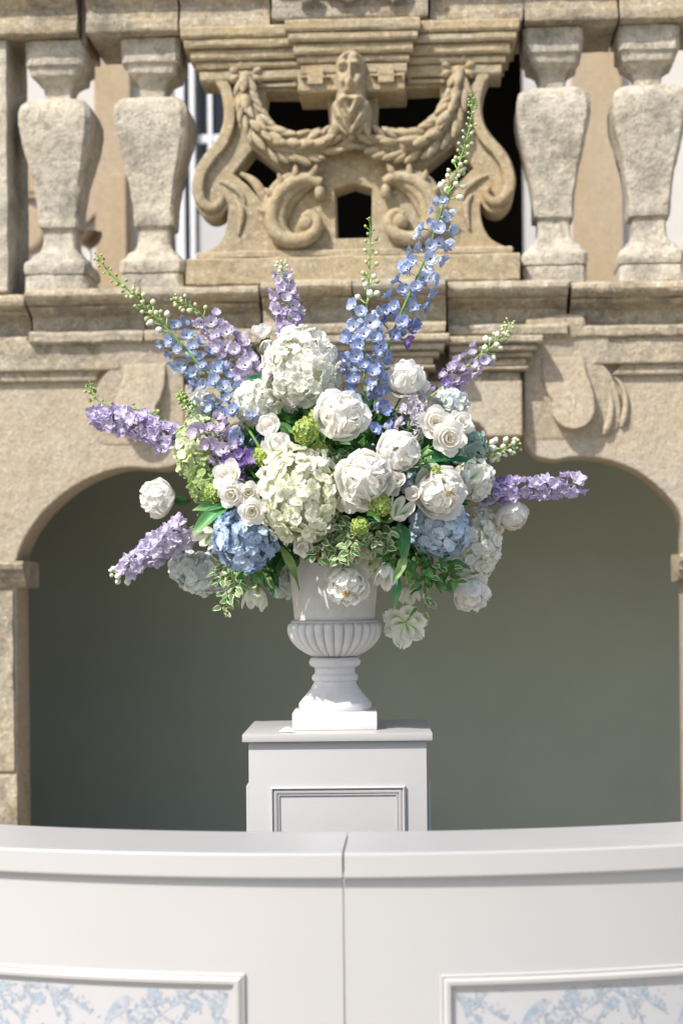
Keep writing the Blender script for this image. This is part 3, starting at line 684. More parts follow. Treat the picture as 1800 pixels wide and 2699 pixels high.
# frieze: side tablets and the central block with sunk panels
zfb = F5(740, 600)[1]
tb0 = F5(190, 400)[0]
def frame(name, u0, u1, z0, z1, y0, y1, t=0.016):
    plate(name, [(u0, z0), (u1, z0), (u1, z1), (u0, z1)], [[(u0 + t, z0 + t), (u1 - t, z0 + t), (u1 - t, z1 - t), (u0 + t, z1 - t)]], y0, y1, M['ochre'], pn, 0.003)
bk0, bk1 = F5(1040, 400)[0], 2 * pc - F5(1040, 400)[0]
zbb = F5(1040, 670)[1]
box_block('frieze_block', bk0, bk1, YP0 - 0.085, YP1, zbb, zz + 0.002, M['ochre'], pn, 0.003)
for s in (0, 1):
    a, b = F5(640, 500)[0], F5(1020, 500)[0]
    if s: a, b = 2 * pc - b, 2 * pc - a
    frame('frieze_tablet', a, b, zfb + 0.01, zfb + 0.115, YP0 - 0.022, YP0 + 0.02)
    a, b = F5(1065, 500)[0], F5(1330, 500)[0]
    if s: a, b = 2 * pc - b, 2 * pc - a
    frame('frieze_tablet', a, b, zbb + 0.055, zz - 0.012, YP0 - 0.105, YP0 - 0.06, 0.028)
# raised strap along the S-shaped edge, ending in a volute
strap = [F5(*p) for p in ((300, 470), (385, 580), (425, 720), (428, 860), (400, 980), (345, 1090), (250, 1200), (185, 1300), (155, 1400), (150, 1500), (180, 1590), (250, 1640), (320, 1620), (350, 1560), (320, 1510))]
sp = catmull([(a, 0, b) for a, b in strap], 6)
def strap_mesh(flip):
    pts = [Vector((2 * pc - p.x if flip else p.x, YP0 - 0.012, p.z)) for p in sp]
    n = len(pts); rad = [0.026 * (1 - 0.55 * max(0, (i / n - 0.62) / 0.38)) for i in range(n)]
    v, f = sweep(pts, rad, 8, up=Vector((0, 1, 0)), flat=1.0)
    v = [Vector((p.x, min(max(p.y, YP0 - 0.034), YP0 + 0.02), p.z)) for p in v]
    link('edge_strap', mesh('edge_strap', wobble(v, 0.0015, 20), f, M['ochre'], True, 50), pn)
strap_mesh(0); strap_mesh(1)
# second rib at the foot and beside the lower opening
for flip in (0, 1):
    for pts, w_ in ((((330, 1400), (430, 1440), (520, 1510), (560, 1600)), 0.02), (((470, 1560), (520, 1640), (525, 1740), (500, 1880)), 0.022), (((520, 1330), (640, 1410), (720, 1540), (730, 1680)), 0.03)):
        q = [F5(*p) for p in pts]
        if flip: q = mirp(q)
        pp = [Vector((p.x, YP0 - 0.004, p.z)) for p in catmull([(a, 0, b) for a, b in q], 6)]
        n = len(pp); vv, ff = sweep(pp, [w_ * 0.5 * (0.35 + math.sin(math.pi * (i + .5) / n)) for i in range(n)], 7, up=Vector((0, 1, 0)))
        link('carved_rib', mesh('carved_rib', vv, ff, M['ochre'], True), pn)
# carved leaf lump used by garlands, rosettes and acanthus
def leaf_lump():
    v = []; f = []
    nu, nv = 8, 7
    for i in range(nu + 1):
        t = i / nu; wv = math.sin(math.pi * min(1, t * 1.0)) ** 0.5 * (1 - 0.2 * t) if 0 < t < 1 else 0.02
        for k in range(nv):
            a = 2 * math.pi * k / nv
            v.append((math.cos(a) * wv * 0.5, math.sin(a) * wv * 0.42 - 0.12 * t, t - 0.5))
    for i in range(nu):
        for k in range(nv): f.append((i * nv + k, i * nv + (k + 1) % nv, (i + 1) * nv + (k + 1) % nv, (i + 1) * nv + k))
    f.append(tuple(range(nv - 1, -1, -1))); f.append(tuple(nu * nv + k for k in range(nv)))
    return mesh('carved_leaf', v, f, M['ochre'], True)
LUMP = leaf_lump()
def garland(flip):
    path = [F5(*p) for p in ((565, 560), (585, 700), (635, 850), (735, 1000), (880, 1100), (1050, 1135), (1230, 1115), (1400, 1045), (1500, 950))]
    rad0 = [0.030, 0.040, 0.050, 0.058, 0.063, 0.064, 0.060, 0.052, 0.040]
    if flip: path = mirp(path)
    pp = catmull([(a, 0, b) for a, b in path], 8); n = len(pp)
    rads = [np.interp(i / (n - 1) * 8, range(9), rad0) for i in range(n)]
    g_ = empty('garland', None); g_.parent = pn; g_.matrix_basis = Matrix.Identity(4)
    pts = [Vector((p.x, YP0 - 0.03, p.z)) for p in pp]
    vv, ff = sweep(pts, [r * 0.66 for r in rads], 12, up=Vector((0, 1, 0)), flat=1.0)
    link('garland_core', mesh('garland_core', wobble(vv, 0.004, 18), ff, M['ochre'], True), g_)
    rr = random.Random(11 + flip)
    i = 1.0
    while i < n - 2:
        k = int(i); r = rads[k]; p = pts[k]; t = (pts[k + 1] - pts[k - 1]).normalized()
        side = Vector((0, 1, 0)).cross(t).normalized()
        cnt = max(3, int(r / 0.0165))
        for j in range(cnt):
            a = math.pi * ((j + 0.5 + rr.uniform(-.2, .2)) / cnt)          # from one edge over the front to the other
            nrm = side * math.cos(a) + Vector((0, -1, 0)) * math.sin(a)
            pos = p + nrm * r * 0.80 + t * rr.uniform(-0.02, 0.02)
            d_ = (t + nrm * 0.42 + side * rr.uniform(-.15, .15)).normalized()
            zax = d_; yax = (-nrm - zax * (-nrm).dot(zax)).normalized(); xax = yax.cross(zax)
            L = rr.uniform(0.075, 0.115); w_ = rr.uniform(0.034, 0.048)
            mt = Matrix(((xax.x * w_, yax.x * w_, zax.x * L, pos.x), (xax.y * w_, yax.y * w_, zax.y * L, pos.y), (xax.z * w_, yax.z * w_, zax.z * L, pos.z), (0, 0, 0, 1)))
            link('carved_leaf', LUMP, g_, mt)
        i += 3.6
    # rosette it hangs from
    ro = empty('rosette', None); ro.parent = pn
    c = F5(575, 500)
    if flip: c = mirp([c])[0]
    for k in range(6):
        a = math.pi * (k / 5) * 1.3 - 0.5
        pos = Vector((c[0] + 0.05 * math.cos(a), YP0 - 0.025, c[1] + 0.012 + 0.042 * math.sin(a)))
        link('carved_petal', ball, ro, Matrix.Translation(pos) @ Matrix.Rotation(-a, 4, 'Y') @ Matrix.Diagonal((0.024, 0.028, 0.017, 1)))
    link('carved_petal', ball, ro, Matrix.Translation((c[0], YP0 - 0.03, c[1])) @ Matrix.Diagonal((0.026, 0.03, 0.026, 1)))
ball2 = ball.copy(); ball2.materials.clear(); ball2.materials.append(M['ochre']); ball = ball2
garland(0); garland(1)
# acanthus C-scrolls under the garlands
def acanthus(flip):
    s = empty('acanthus_scroll', None); s.parent = pn
    q = [F5(*p) for p in ((1240, 1440), (1140, 1400), (1010, 1420), (890, 1500), (815, 1630), (800, 1760), (850, 1880), (960, 1940), (1090, 1930), (1180, 1860), (1200, 1770), (1140, 1710), (1070, 1740))]
    if flip: q = mirp(q)
    pp = [Vector((p.x, YP0 - 0.03, p.z)) for p in catmull([(a, 0, b) for a, b in q], 7)]
    n = len(pp)
    for off_, r0, cut in ((0.0, 0.027, 1.0), (0.034, 0.022, 0.70), (0.058, 0.014, 0.62), (-0.030, 0.017, 0.50)):
        qq = []; rad = []
        mN = int(n * cut)
        for i in range(mN):
            tg = (pp[min(i + 1, n - 1)] - pp[max(i - 1, 0)]).normalized(); nr = Vector((0, -1, 0)).cross(tg) * (-1 if flip else 1)
            w_ = math.sin(math.pi * min(1, max(0, (i / mN)))) if off_ else 1.0
            qq.append(pp[i] + nr * off_ * w_ + Vector((0, 0.012 * abs(off_) / 0.03, 0)))
            rad.append(r0 * (0.45 + 0.75 * math.sin(math.pi * min(1, 0.15 + 0.8 * i / mN))))
        vv, ff = sweep(qq, rad, 9, up=Vector((0, 1, 0)), flat=1.3)
        link('scroll_rib', mesh('scroll_rib', wobble(vv, 0.002, 25), ff, M['ochre'], True), s)
    e = F5(1110, 1790)
    if flip: e = mirp([e])[0]
    link('scroll_eye', ball, s, Matrix.Translation((e[0], YP0 - 0.035, e[1])) @ Matrix.Diagonal((0.034, 0.03, 0.034, 1)))
    b_ = F5(1225, 1520)
    if flip: b_ = mirp([b_])[0]
    link('scroll_knob', ball, s, Matrix.Translation((b_[0], YP0 - 0.03, b_[1])) @ Matrix.Diagonal((0.022, 0.03, 0.033, 1)))
    # leaf fingers fanning over the outer curve
    for k in range(5):
        t = 0.08 + 0.075 * k; i = int(t * n); p = pp[i]; tg = (pp[i + 1] - pp[i - 1]).normalized()
        nr = Vector((0, -1, 0)).cross(tg).normalized() * (-1 if flip else 1)
        inw = -nr
        zax = (inw * 0.9 - tg * 0.3 + Vector((0, -.2, 0))).normalized(); L, w_ = 0.075, 0.032
        pos = p + inw * 0.022 + Vector((0, -0.02, 0))
        yax = Vector((0, 1, 0)); yax = (yax - zax * yax.dot(zax)).normalized(); xax = yax.cross(zax)
        mt = Matrix(((xax.x * w_, yax.x * w_, zax.x * L, pos.x), (xax.y * w_, yax.y * w_, zax.y * L, pos.y), (xax.z * w_, yax.z * w_, zax.z * L, pos.z), (0, 0, 0, 1)))
        link('carved_leaf', LUMP, s, mt)
acanthus(0); acanthus(1)
# bearded mask in the centre, carved in relief
def mask():
    k = empty('carved_mask', None); k.parent = pn
    z1 = AZ(930, 128, YP0 - 0.12); z0 = AZ(930, 352, YP0 - 0.12); W = 0.090
    nx, nz = 46, 80; v = []; f = []
    def gs(a, b, a0, b0, sa, sb): return math.exp(-((a - a0) / sa) ** 2 - ((b - b0) / sb) ** 2)
    for j in range(nz + 1):
        t = j / nz                                     # 0 top .. 1 chin
        hw = W * np.interp(t, [0, .05, .14, .26, .45, .56, .64, .80, .92, 1.0], [.14, .50, .66, .64, .60, .66, .86, .88, .66, .30])
        for i in range(nx + 1):
            a = -1 + 2 * i / nx; aa = abs(a)
            dome = (1 - aa ** 2.4) ** 0.55 if aa < 1 else 0
            hgt = 0.085 * dome * np.interp(t, [0, .06, .2, .5, .8, 1], [.35, .7, .85, .95, .9, .5])
            hgt += 0.030 * gs(aa, t, 0.42, 0.10, .28, .06) + 0.022 * gs(a, t, 0, 0.03, .25, .04)      # crest lobes
            hgt += 0.028 * gs(a, t, 0, 0.30, .14, .16) + 0.03 * gs(a, t, 0, 0.43, .24, .05)           # nose
            hgt += 0.022 * gs(aa, t, 0.5, 0.19, .36, .03)                                              # brows
            hgt -= 0.034 * gs(aa, t, 0.48, 0.255, .20, .035)                                           # eye sockets
            hgt += 0.012 * gs(aa, t, 0.48, 0.255, .10, .018)
            hgt += 0.026 * gs(aa, t, 0.58, 0.40, .24, .06)                                             # cheeks
            hgt -= 0.03 * gs(a, t, 0, 0.545, .34, .018)                                                # mouth
            hgt += 0.030 * gs(aa, t, 0.45, 0.62, .30, .05)                                             # moustache
            hgt += 0.018 * math.sin(aa * 11 + t * 26) * (1 if t > 0.62 else 0) * (1 - 0.6 * aa)        # beard curls
            v.append((pc + a * hw, YP0 - 0.075 - hgt, z1 + (z0 - z1) * t))
    # back rim so that the mask is a solid boss
    for j in range(nz):
        for i in range(nx):
            f.append((j * (nx + 1) + i, j * (nx + 1) + i + 1, (j + 1) * (nx + 1) + i + 1, (j + 1) * (nx + 1) + i))
    base = len(v); rim = [j * (nx + 1) for j in range(nz + 1)] + [(j * (nx + 1) + nx) for j in range(nz, -1, -1)]
    for r_ in rim: v.append((v[r_][0], YP0 + 0.03, v[r_][2]))
    for q in range(len(rim) - 1): f.append((rim[q], rim[q + 1], base + q + 1, base + q))
    link('face', mesh('face', wobble(v, 0.002, 30), f, M['ochre'], True, recalc=True), k)
    # leaf curls hanging below, over the knot of the garlands
    for dx, dz, L, w_, an in ((-0.055, .0, 0.10, .05, .25), (0.055, .0, .10, .05, -.25), (0, -.01, .11, .055, 0)):
        mt = Matrix.Translation((pc + dx, YP0 - 0.10, z0 + 0.045 + dz)) @ Matrix.Rotation(an, 4, 'Y') @ Matrix.Rotation(math.pi, 4, 'X') @ Matrix.Diagonal((w_, w_, L, 1))
        link('carved_leaf', LUMP, k, mt)
mask()

# ================================================================== pedestal
PD0 = 4.40                                             # front edge of its top
WP = 0.5
pcx = P(889, 1938, PD0).x
ZP = P(889, 1935, PD0).z                               # top surface
ped = empty('pedestal', Matrix.Translation((pcx, PD0 + WP / 2, 0)), label='white painted square pedestal with panel mouldings under the urn', cat='pedestal')
def rbox(name, x0, x1, y0, y1, z0, z1, mat, parent, bev=0.002):
    bm = bmesh.new()
    bmesh.ops.create_cube(bm, size=1.0, matrix=Matrix.Translation(((x0 + x1) / 2, (y0 + y1) / 2, (z0 + z1) / 2)) @ Matrix.Diagonal((x1 - x0, y1 - y0, z1 - z0, 1)))
    bmesh.ops.bevel(bm, geom=list(bm.edges), offset=bev, segments=2, affect='EDGES', profile=0.6)
    me = bpy.data.meshes.new(name); bm.to_mesh(me); bm.free(); me.materials.append(mat)
    me.polygons.foreach_set('use_smooth', [True] * len(me.polygons)); me.set_sharp_from_angle(angle=R(40))
    return link(name, me, parent)
h = WP / 2
rbox('top_board', -h, h, -h, h, ZP - 0.020, ZP, M['lacquer'], ped)
rbox('body', -h + 0.0155, h - 0.0155, -h + 0.0155, h - 0.0155, 0.0, ZP - 0.0205, M['paint'], ped)
def mould_ring(outw, outh, prof):
    """mitred picture-frame moulding: prof = [(inset, proud)], rectangle outw x outh centred on 0, in the xz plane facing -y"""
    v = []; f = []
    for ins, pr in prof:
        a, b = outw / 2 - ins, outh / 2 - ins
        v += [(-a, -pr, -b), (a, -pr, -b), (a, -pr, b), (-a, -pr, b)]
    for i in range(len(prof) - 1):
        for k in range(4): f.append((i * 4 + k, i * 4 + (k + 1) % 4, (i + 1) * 4 + (k + 1) % 4, (i + 1) * 4 + k))
    return v, f
PROF = [(0, -0.001), (0, 0.008), (0.004, 0.011), (0.007, 0.008), (0.0075, 0.004), (0.012, 0.007), (0.017, 0.006), (0.018, 0.002), (0.021, 0.004), (0.024, 0.003), (0.0245, -0.001)]
pz1 = P(889, 2074, PD0 + 0.01).z; pw = 0.355; ph = pz1 - 0.12
vv, ff = mould_ring(pw, ph, PROF); mm = mesh('panel_moulding', vv, ff, M['paint'], True, 35, recalc=True)
for k in range(4):
    link('panel_moulding', mm, ped, Matrix.Rotation(k * math.pi / 2, 4, 'Z') @ Matrix.Translation((0, -h + 0.0152, 0.12 + ph / 2)))

# ================================================================== urn
UD = PD0 + WP / 2 - 0.02
ucx = P(884, 1900, UD).x
um = FPX / UD
urn = empty('urn', Matrix.Translation((ucx, UD, ZP)), label='white glazed campana urn with gadrooned bowl standing on the pedestal', cat='urn')
def uz(py): return P(884, py, UD).z - ZP
zpl = (1922 - 1876) / um                               # plinth height
rbox('plinth', -0.1145, 0.1145, -0.1145, 0.1145, 0.0, zpl, M['urn'], urn, 0.004)
Y0 = 1876
def up_(py): return zpl + (Y0 - py) / um
prof = [(93, 1877), (96, 1870), (96, 1860), (92, 1853), (88, 1850), (87, 1847), (80, 1840), (72, 1831), (65, 1821), (59, 1811), (55, 1803), (56, 1800), (60, 1797), (61, 1790), (59, 1784), (54, 1780), (53, 1777), (53, 1766), (57, 1763), (64, 1760), (68, 1753), (68, 1747), (64, 1740), (58, 1737), (54, 1736)]
dense = []
for (a, b) in zip(prof, prof[1:]):
    for j in range(3): dense.append(((a[0] + (b[0] - a[0]) * j / 3) / um, up_(a[1] + (b[1] - a[1]) * j / 3)))
dense.append((prof[-1][0] / um, up_(prof[-1][1])))
vv, ff = lathe(dense, 64)
gr = [0.0] * len(vv)
link('foot', mesh('foot', vv, ff, M['urn'], True, 50, attrs={'groove': gr}), urn)
# gadrooned bowl
NL = 28
bp = [(54, 1735), (62, 1733), (76, 1726), (90, 1717), (103, 1706), (113, 1694), (120, 1681), (123.5, 1669), (124, 1658), (121, 1650), (114, 1646), (110, 1645)]
cb = catmull([(a, b, 0) for a, b in bp], 4)
nn = 28 * 10; v = []; gv = []
for i, p in enumerate(cb):
    t = i / (len(cb) - 1); dep = math.sin(math.pi * min(1, t * 0.9 + 0.1)) ** 0.7 * 9.5 if t < 0.97 else 0
    for k in range(nn):
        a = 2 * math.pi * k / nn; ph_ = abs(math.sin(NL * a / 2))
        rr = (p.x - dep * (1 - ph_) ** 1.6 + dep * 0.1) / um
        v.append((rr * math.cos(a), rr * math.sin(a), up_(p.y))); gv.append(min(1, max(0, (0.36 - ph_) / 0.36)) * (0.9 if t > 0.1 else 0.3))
f = []
for i in range(len(cb) - 1):
    for k in range(nn): f.append((i * nn + k, i * nn + (k + 1) % nn, (i + 1) * nn + (k + 1) % nn, (i + 1) * nn + k))
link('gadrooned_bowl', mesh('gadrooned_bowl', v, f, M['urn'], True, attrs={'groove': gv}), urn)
bd = [(112, 1648), (115, 1645), (115, 1642), (112, 1639), (106, 1638), (108, 1610), (112, 1572), (116.5, 1530), (120, 1490), (124, 1460), (130, 1435), (139, 1422), (142, 1416), (142, 1408), (136, 1404), (128, 1406), (118, 1440), (105, 1480), (20, 1490)]
dn = []
for (a, b) in zip(bd, bd[1:]):
    for j in range(3): dn.append(((a[0] + (b[0] - a[0]) * j / 3) / um, up_(a[1] + (b[1] - a[1]) * j / 3)))
vv, ff = lathe(dn, 72)
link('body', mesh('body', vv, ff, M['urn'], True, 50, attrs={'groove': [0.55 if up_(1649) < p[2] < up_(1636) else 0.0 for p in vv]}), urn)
URN_TOP = up_(1415) + ZP
# fallen petal
def petal_grid(fn, nu=6, nv=7):
    v = []; f = []; at = []; asx = []
    for j in range(nv + 1):
        for i in range(nu + 1):
            s = -1 + 2 * i / nu; t = j / nv
            v.append(fn(s, t)); at.append(t); asx.append(abs(s))
    for j in range(nv):
        for i in range(nu): f.append((j * (nu + 1) + i, j * (nu + 1) + i + 1, (j + 1) * (nu + 1) + i + 1, (j + 1) * (nu + 1) + i))
    return v, f, at, asx
v, f, at, asx = petal_grid(lambda s, t: ((t - .5) * 0.042, s * 0.016 * math.sin(math.pi * (0.08 + 0.86 * t)) ** .6, 0.004 + 0.012 * (1 - s * s) * math.sin(math.pi * t)))
fp = link('fallen_petal', mesh('fallen_petal', v, f, M['peony'], True, attrs={'pt': [0.9] * len(at), 'ps': asx}), None, Matrix.Translation((P(757, 1926, PD0 + 0.05).x, PD0 + 0.05, ZP)))
tag(fp, 'single fallen white petal lying on the pedestal beside the urn', 'petal')

# ================================================================== curved bar counter
BX, BR, BY, BZ = 0.014, 2.41, 3.27, 1.60 - (2250 - 1575) / FPX * 3.27
def arcpt(ang, r): return (BX + r * math.sin(ang), BY + BR - r * math.cos(ang))
JA = math.asin((P(904, 2250, 3.27).x - BX) / BR)
def arc_solid(name, a0, a1, prof, mat, parent, step=0.012, bevel_ends=True):
    """section prof = [(inset r from the lip, z)] swept along the bar's arc"""
    n = max(2, int(abs(a1 - a0) / step)); k = len(prof); v = []; f = []
    for i in range(n + 1):
        a = a0 + (a1 - a0) * i / n
        for ins, z in prof:
            x, y = arcpt(a, BR - ins); v.append((x, y, z))
    for i in range(n):
        for j in range(k): f.append((i * k + j, i * k + (j + 1) % k, (i + 1) * k + (j + 1) % k, (i + 1) * k + j))
    f.append(tuple(range(k))); f.append(tuple(n * k + j for j in range(k)))
    return link(name, mesh(name, v, f, mat, True, 14, recalc=True), parent)
LIP = 0.050
def wallprint(parent, a0, a1, z0, z1, ins, ang_bird, z_bird):
    """toile print: birds on leafy branches, flat on the paper"""
    V = []; F = []; MI = []
    k = BR - ins
    def put(poly, mi, lay):
        b = len(V); ok = True
        q = []
        for (x, z) in poly:
            a = ang_bird + x / k; zz = z_bird + z
            if not (a0 < a < a1 and z0 < zz < z1): ok = False
            q.append((a, zz))
        if not ok: return
        for a, zz in q:
            X, Y = arcpt(a, k + 0.0005 + 0.00008 * lay); V.append((X, Y, zz))
        F.append(tuple(range(b, b + len(q)))); MI.append(mi)
    rr = random.Random(5)
    def leafp(x, z, ang, L, w_, mi=0, lay=1):
        pts = []
        for t in (0, .25, .55, .8, 1): pts.append((t * L, w_ * math.sin(math.pi * min(1, t * .92 + .04)) ** .8))
        pts = pts + [(a, -b) for a, b in pts[-2:0:-1]]
        put([(x + a * math.cos(ang) - b * math.sin(ang), z + a * math.sin(ang) + b * math.cos(ang)) for a, b in pts], mi, lay)
    def branch(pts, w_=0.0016, mi=1):
        pp = catmull([(a, b, 0) for a, b in pts], 6)
        for i in range(len(pp) - 1):
            a, b = pp[i], pp[i + 1]; t = (b - a); n = Vector((-t.y, t.x, 0)).normalized() * w_
            put([(a.x - n.x, a.y - n.y), (b.x - n.x, b.y - n.y), (b.x + n.x, b.y + n.y), (a.x + n.x, a.y + n.y)], mi, 0)
        return pp
    def flower(x, z, r, mi=0):
        for k_ in range(6):
            leafp(x, z, k_ * math.pi / 3 + .3, r, r * .36, mi, 1)
        leafp(x - r * .3, z, 0, r * .6, r * .3, 1, 2)
    def cluster(x, z, s, n=8, a_=0):
        for i in range(n): leafp(x + rr.uniform(-.7, .7) * s, z + rr.uniform(-.6, .6) * s, a_ + rr.uniform(-1.5, 1.5), s * rr.uniform(.45, .85), s * rr.uniform(.09, .16), rr.choice((0, 0, 1)), rr.choice((1, 2, 3)))
    def bird(x, z, s=1.0):
        body = [(-.030, -.034), (-.024, -.016), (-.014, 0), (0, .012), (.010, .018), (.018, .021), (.025, .018), (.034, .013), (.025, .011), (.022, .002), (.014, -.012), (.002, -.022), (-.012, -.027), (-.020, -.036), (-.034, -.058), (-.038, -.056)]
        put([(x + a * s, z + b * s) for a, b in body], 1, 1)
        put([(x + a * s, z + b * s) for a, b in [(-.022, -.014), (-.010, .002), (.004, .008), (.008, -.002), (-.004, -.014), (-.02, -.026), (-.034, -.044)]], 0, 2)
        put([(x + a * s, z + b * s) for a, b in [(.012, .014), (.018, .020), (.024, .017), (.020, .012)]], 0, 3)
    for ox in (-0.66, -0.33, 0.0, 0.33, 0.66):
      for oz in (0.0, -0.24):
        X = ox + (0.16 if oz else 0)
        bird(X, oz)
        for pts in (((-.06, -.075), (0.0, -.05), (.06, -.03), (.11, .0), (.15, .035)), ((.04, -.04), (.07, .0), (.10, .012)), ((.03, -.05), (.02, -.02), (.055, .01), (.075, .035)), ((.06, -.03), (.09, -.06), (.13, -.07)),
                    ((-.20, -.09), (-.215, -.04), (-.25, -.01), (-.27, .03)), ((-.215, -.04), (-.19, -.01), (-.2, .02)), ((-.06, -.02), (-.09, .0), (-.12, .03)), ((.15, .035), (.18, .02), (.2, -.03)), ((-.13, -.09), (-.11, -.04), (-.13, .0), (-.16, .03))):
            pp = branch([(X + a, oz + b) for a, b in pts], 0.0011)
            for q in pp[::1]:
                for sgn in (1, -1):
                    if rr.random() < .62: leafp(q.x, q.y, math.atan2(.02, .03) + sgn * rr.uniform(.4, 1.5) + rr.uniform(-.3, .6), rr.uniform(.008, .019), rr.uniform(.0018, .0036), rr.choice((0, 0, 1)), 1)
        cluster(X - .12, oz + .015, .026, 16, 0.2); cluster(X + .085, oz + .02, .020, 10, 1.0); cluster(X - .07, oz + .0, .014, 6, 2); cluster(X + .07, oz - .06, .022, 10); flower(X + .16, oz + .005, .015); flower(X - .165, oz - .06, .017, 0); cluster(X - .2, oz + .03, .016, 8); cluster(X + .13, oz - .08, .022, 10, 1.6); cluster(X - .09, oz - .09, .018, 8)
        for i in range(26): leafp(X + rr.uniform(-.17, .17), oz + rr.uniform(-.12, .045), rr.uniform(0, 6.28), rr.uniform(.004, .010), rr.uniform(.0012, .0026), rr.choice((0, 1)), 1)
    link('printed_birds_and_branches', mesh('printed_birds_and_branches', V, F, [M['ink'], M['ink2']], False, mi=MI), parent)
M['paper'] = plain('pale_wallpaper', (0.445, 0.44, 0.455), 0.75, 0.2, 6.0, 0.02)
M['ink'] = plain('pale_blue_ink', (0.30, 0.355, 0.42), 0.8, 0.1, 60.0, 0.16)
M['ink2'] = plain('lavender_grey_ink', (0.355, 0.375, 0.42), 0.8, 0.1, 60.0, 0.14)
def bar_module(a0, a1, label, edge_px, side):
    root = empty('bar_counter', None, label=label, cat='bar counter', group='curved bar counter')
    t = BZ; c = 0.004
    arc_solid('counter_top', a0, a1, [(0.004, t), (0.0012, t - 0.0012), (0, t - 0.004), (0, t - LIP + 0.004), (0.0012, t - LIP + 0.0012), (0.004, t - LIP), (0.30, t - LIP), (0.30, t)], M['lacquer'], root)
    arc_solid('front_panel', a0, a1, [(0.016, t - LIP - 0.0008), (0.016, 0.06), (0.05, 0.06), (0.05, t - LIP - 0.0008)], M['paint'], root)
    arc_solid('plinth', a0, a1, [(0.05, 0.0595), (0.05, 0.0), (0.25, 0.0), (0.25, 0.0595)], M['paint'], root)
    # moulded frame round the papered panel
    q = P(edge_px, 2575, 3.29); ae = math.asin((q.x - BX) / (BR - 0.016)); zt = P(edge_px, 2570, 3.29).z
    f0, f1 = (a0 + 0.04, ae) if side < 0 else (ae, a1 - 0.04)
    zb_ = 0.16
    prof = [(0, -0.001), (0, 0.006), (0.003, 0.008), (0.0055, 0.006), (0.006, 0.009), (0.012, 0.0135), (0.019, 0.0125), (0.023, 0.008), (0.024, 0.003), (0.030, 0.0025), (0.0305, -0.001)]
    n = 40; v = []; f = []; K = BR - 0.016
    ring = []
    for ins, pr in prof:
        b = len(v); cnt = 0
        aa0, aa1, z0, z1 = f0 + ins / K, f1 - ins / K, zb_ + ins, zt - ins
        for i in range(n + 1): x, y = arcpt(aa0 + (aa1 - aa0) * i / n, K + pr); v.append((x, y, z0)); cnt += 1
        for i in range(n, -1, -1): x, y = arcpt(aa0 + (aa1 - aa0) * i / n, K + pr); v.append((x, y, z1)); cnt += 1
        ring.append((b, cnt))
    for (b0, cn), (b1, _) in zip(ring, ring[1:]):
        for i in range(cn): f.append((b0 + i, b0 + (i + 1) % cn, b1 + (i + 1) % cn, b1 + i))
    link('panel_moulding', mesh('panel_moulding', v, f, M['paint'], True, 35, recalc=True), root)
    pa = empty('wallpaper_panel', None); pa.parent = root
    i0, i1, pz0, pz1_ = f0 + 0.029 / K, f1 - 0.029 / K, zb_ + 0.029, zt - 0.029
    v = []; f = []
    for i in range(n + 1):
        x, y = arcpt(i0 + (i1 - i0) * i / n, K + 0.0012); v += [(x, y, pz0), (x, y, pz1_)]
    for i in range(n): f.append((2 * i, 2 * i + 2, 2 * i + 3, 2 * i + 1))
    link('paper', mesh('paper', v, f, M['paper'], True), pa)
    bq = P(304 if side < 0 else 1411, 2664, 3.30); ab = math.asin((bq.x - BX) / K)
    wallprint(pa, i0, i1, pz0, pz1_, 0.016 - 0.0012, ab, bq.z)
bar_module(-0.62, JA - 0.0008, 'left half of the curved white bar, ending at the centre seam', 645, -1)
bar_module(JA + 0.0008, 0.62, 'right half of the curved white bar, starting at the centre seam', 1160, 1)

# ================================================================== flowers: petal and floret shapes
rf = random.Random(23)
def scr(ax, ay, az): return Vector((ax, -az, ay)).normalized()      # screen direction: right, up, towards the camera
def depth(px, py):                                                  # the bouquet is a dome; nearer in its middle
    q = 1 - ((px - 890) / 430) ** 2 - ((py - 1265) / 340) ** 2
    return UD - 0.36 * math.sqrt(max(0.0, q))
MOUTH = Vector((ucx, UD, URN_TOP))
def cup(r, phi, azw, elong=1.0, flare=0.0, ruf=0.0, notch=0.0, seed=0, nu=7, nv=7, point=0.0, foot=0.0, fold=0.0):
    q = random.Random(seed); ph = [q.uniform(0, 6.28) for _ in range(4)]
    def fn(s, t):
        sh = max(0.05, 1 - max(0, (t - .42) / .58) ** (2.6 - point)) ** (.55 + point * .5)
        rim = ruf * t * t * (math.sin(s * 5.2 + ph[0]) + .7 * math.sin(s * 9.7 + ph[1]) + .4 * math.sin(s * 15 + ph[2]))
        tt = t * (1 - notch * math.exp(-(s / .3) ** 2) * t * t) * (1 + 0.35 * rim * (1 if ruf else 0))
        p = tt * phi
        Rr = r * (1 + flare * t ** 3 + rim * .8 + .03 * math.sin(3 * t + ph[3]) + fold * (1 - abs(s)) * t)
        a = s * azw * sh
        sp = math.sin(p) if p < math.pi / 2 else math.sin(p)
        return (Rr * (sp + foot) * math.sin(a), -Rr * (sp + foot) * math.cos(a), r * elong * (1 - math.cos(p)) + r * rim * .25)
    return petal_grid(fn, nu, nv)
def cmesh(name, mat, *a, **k):
    v, f, at, asx = cup(*a, **k)
    return mesh(name, v, f, M[mat], True, attrs={'pt': at, 'ps': asx})
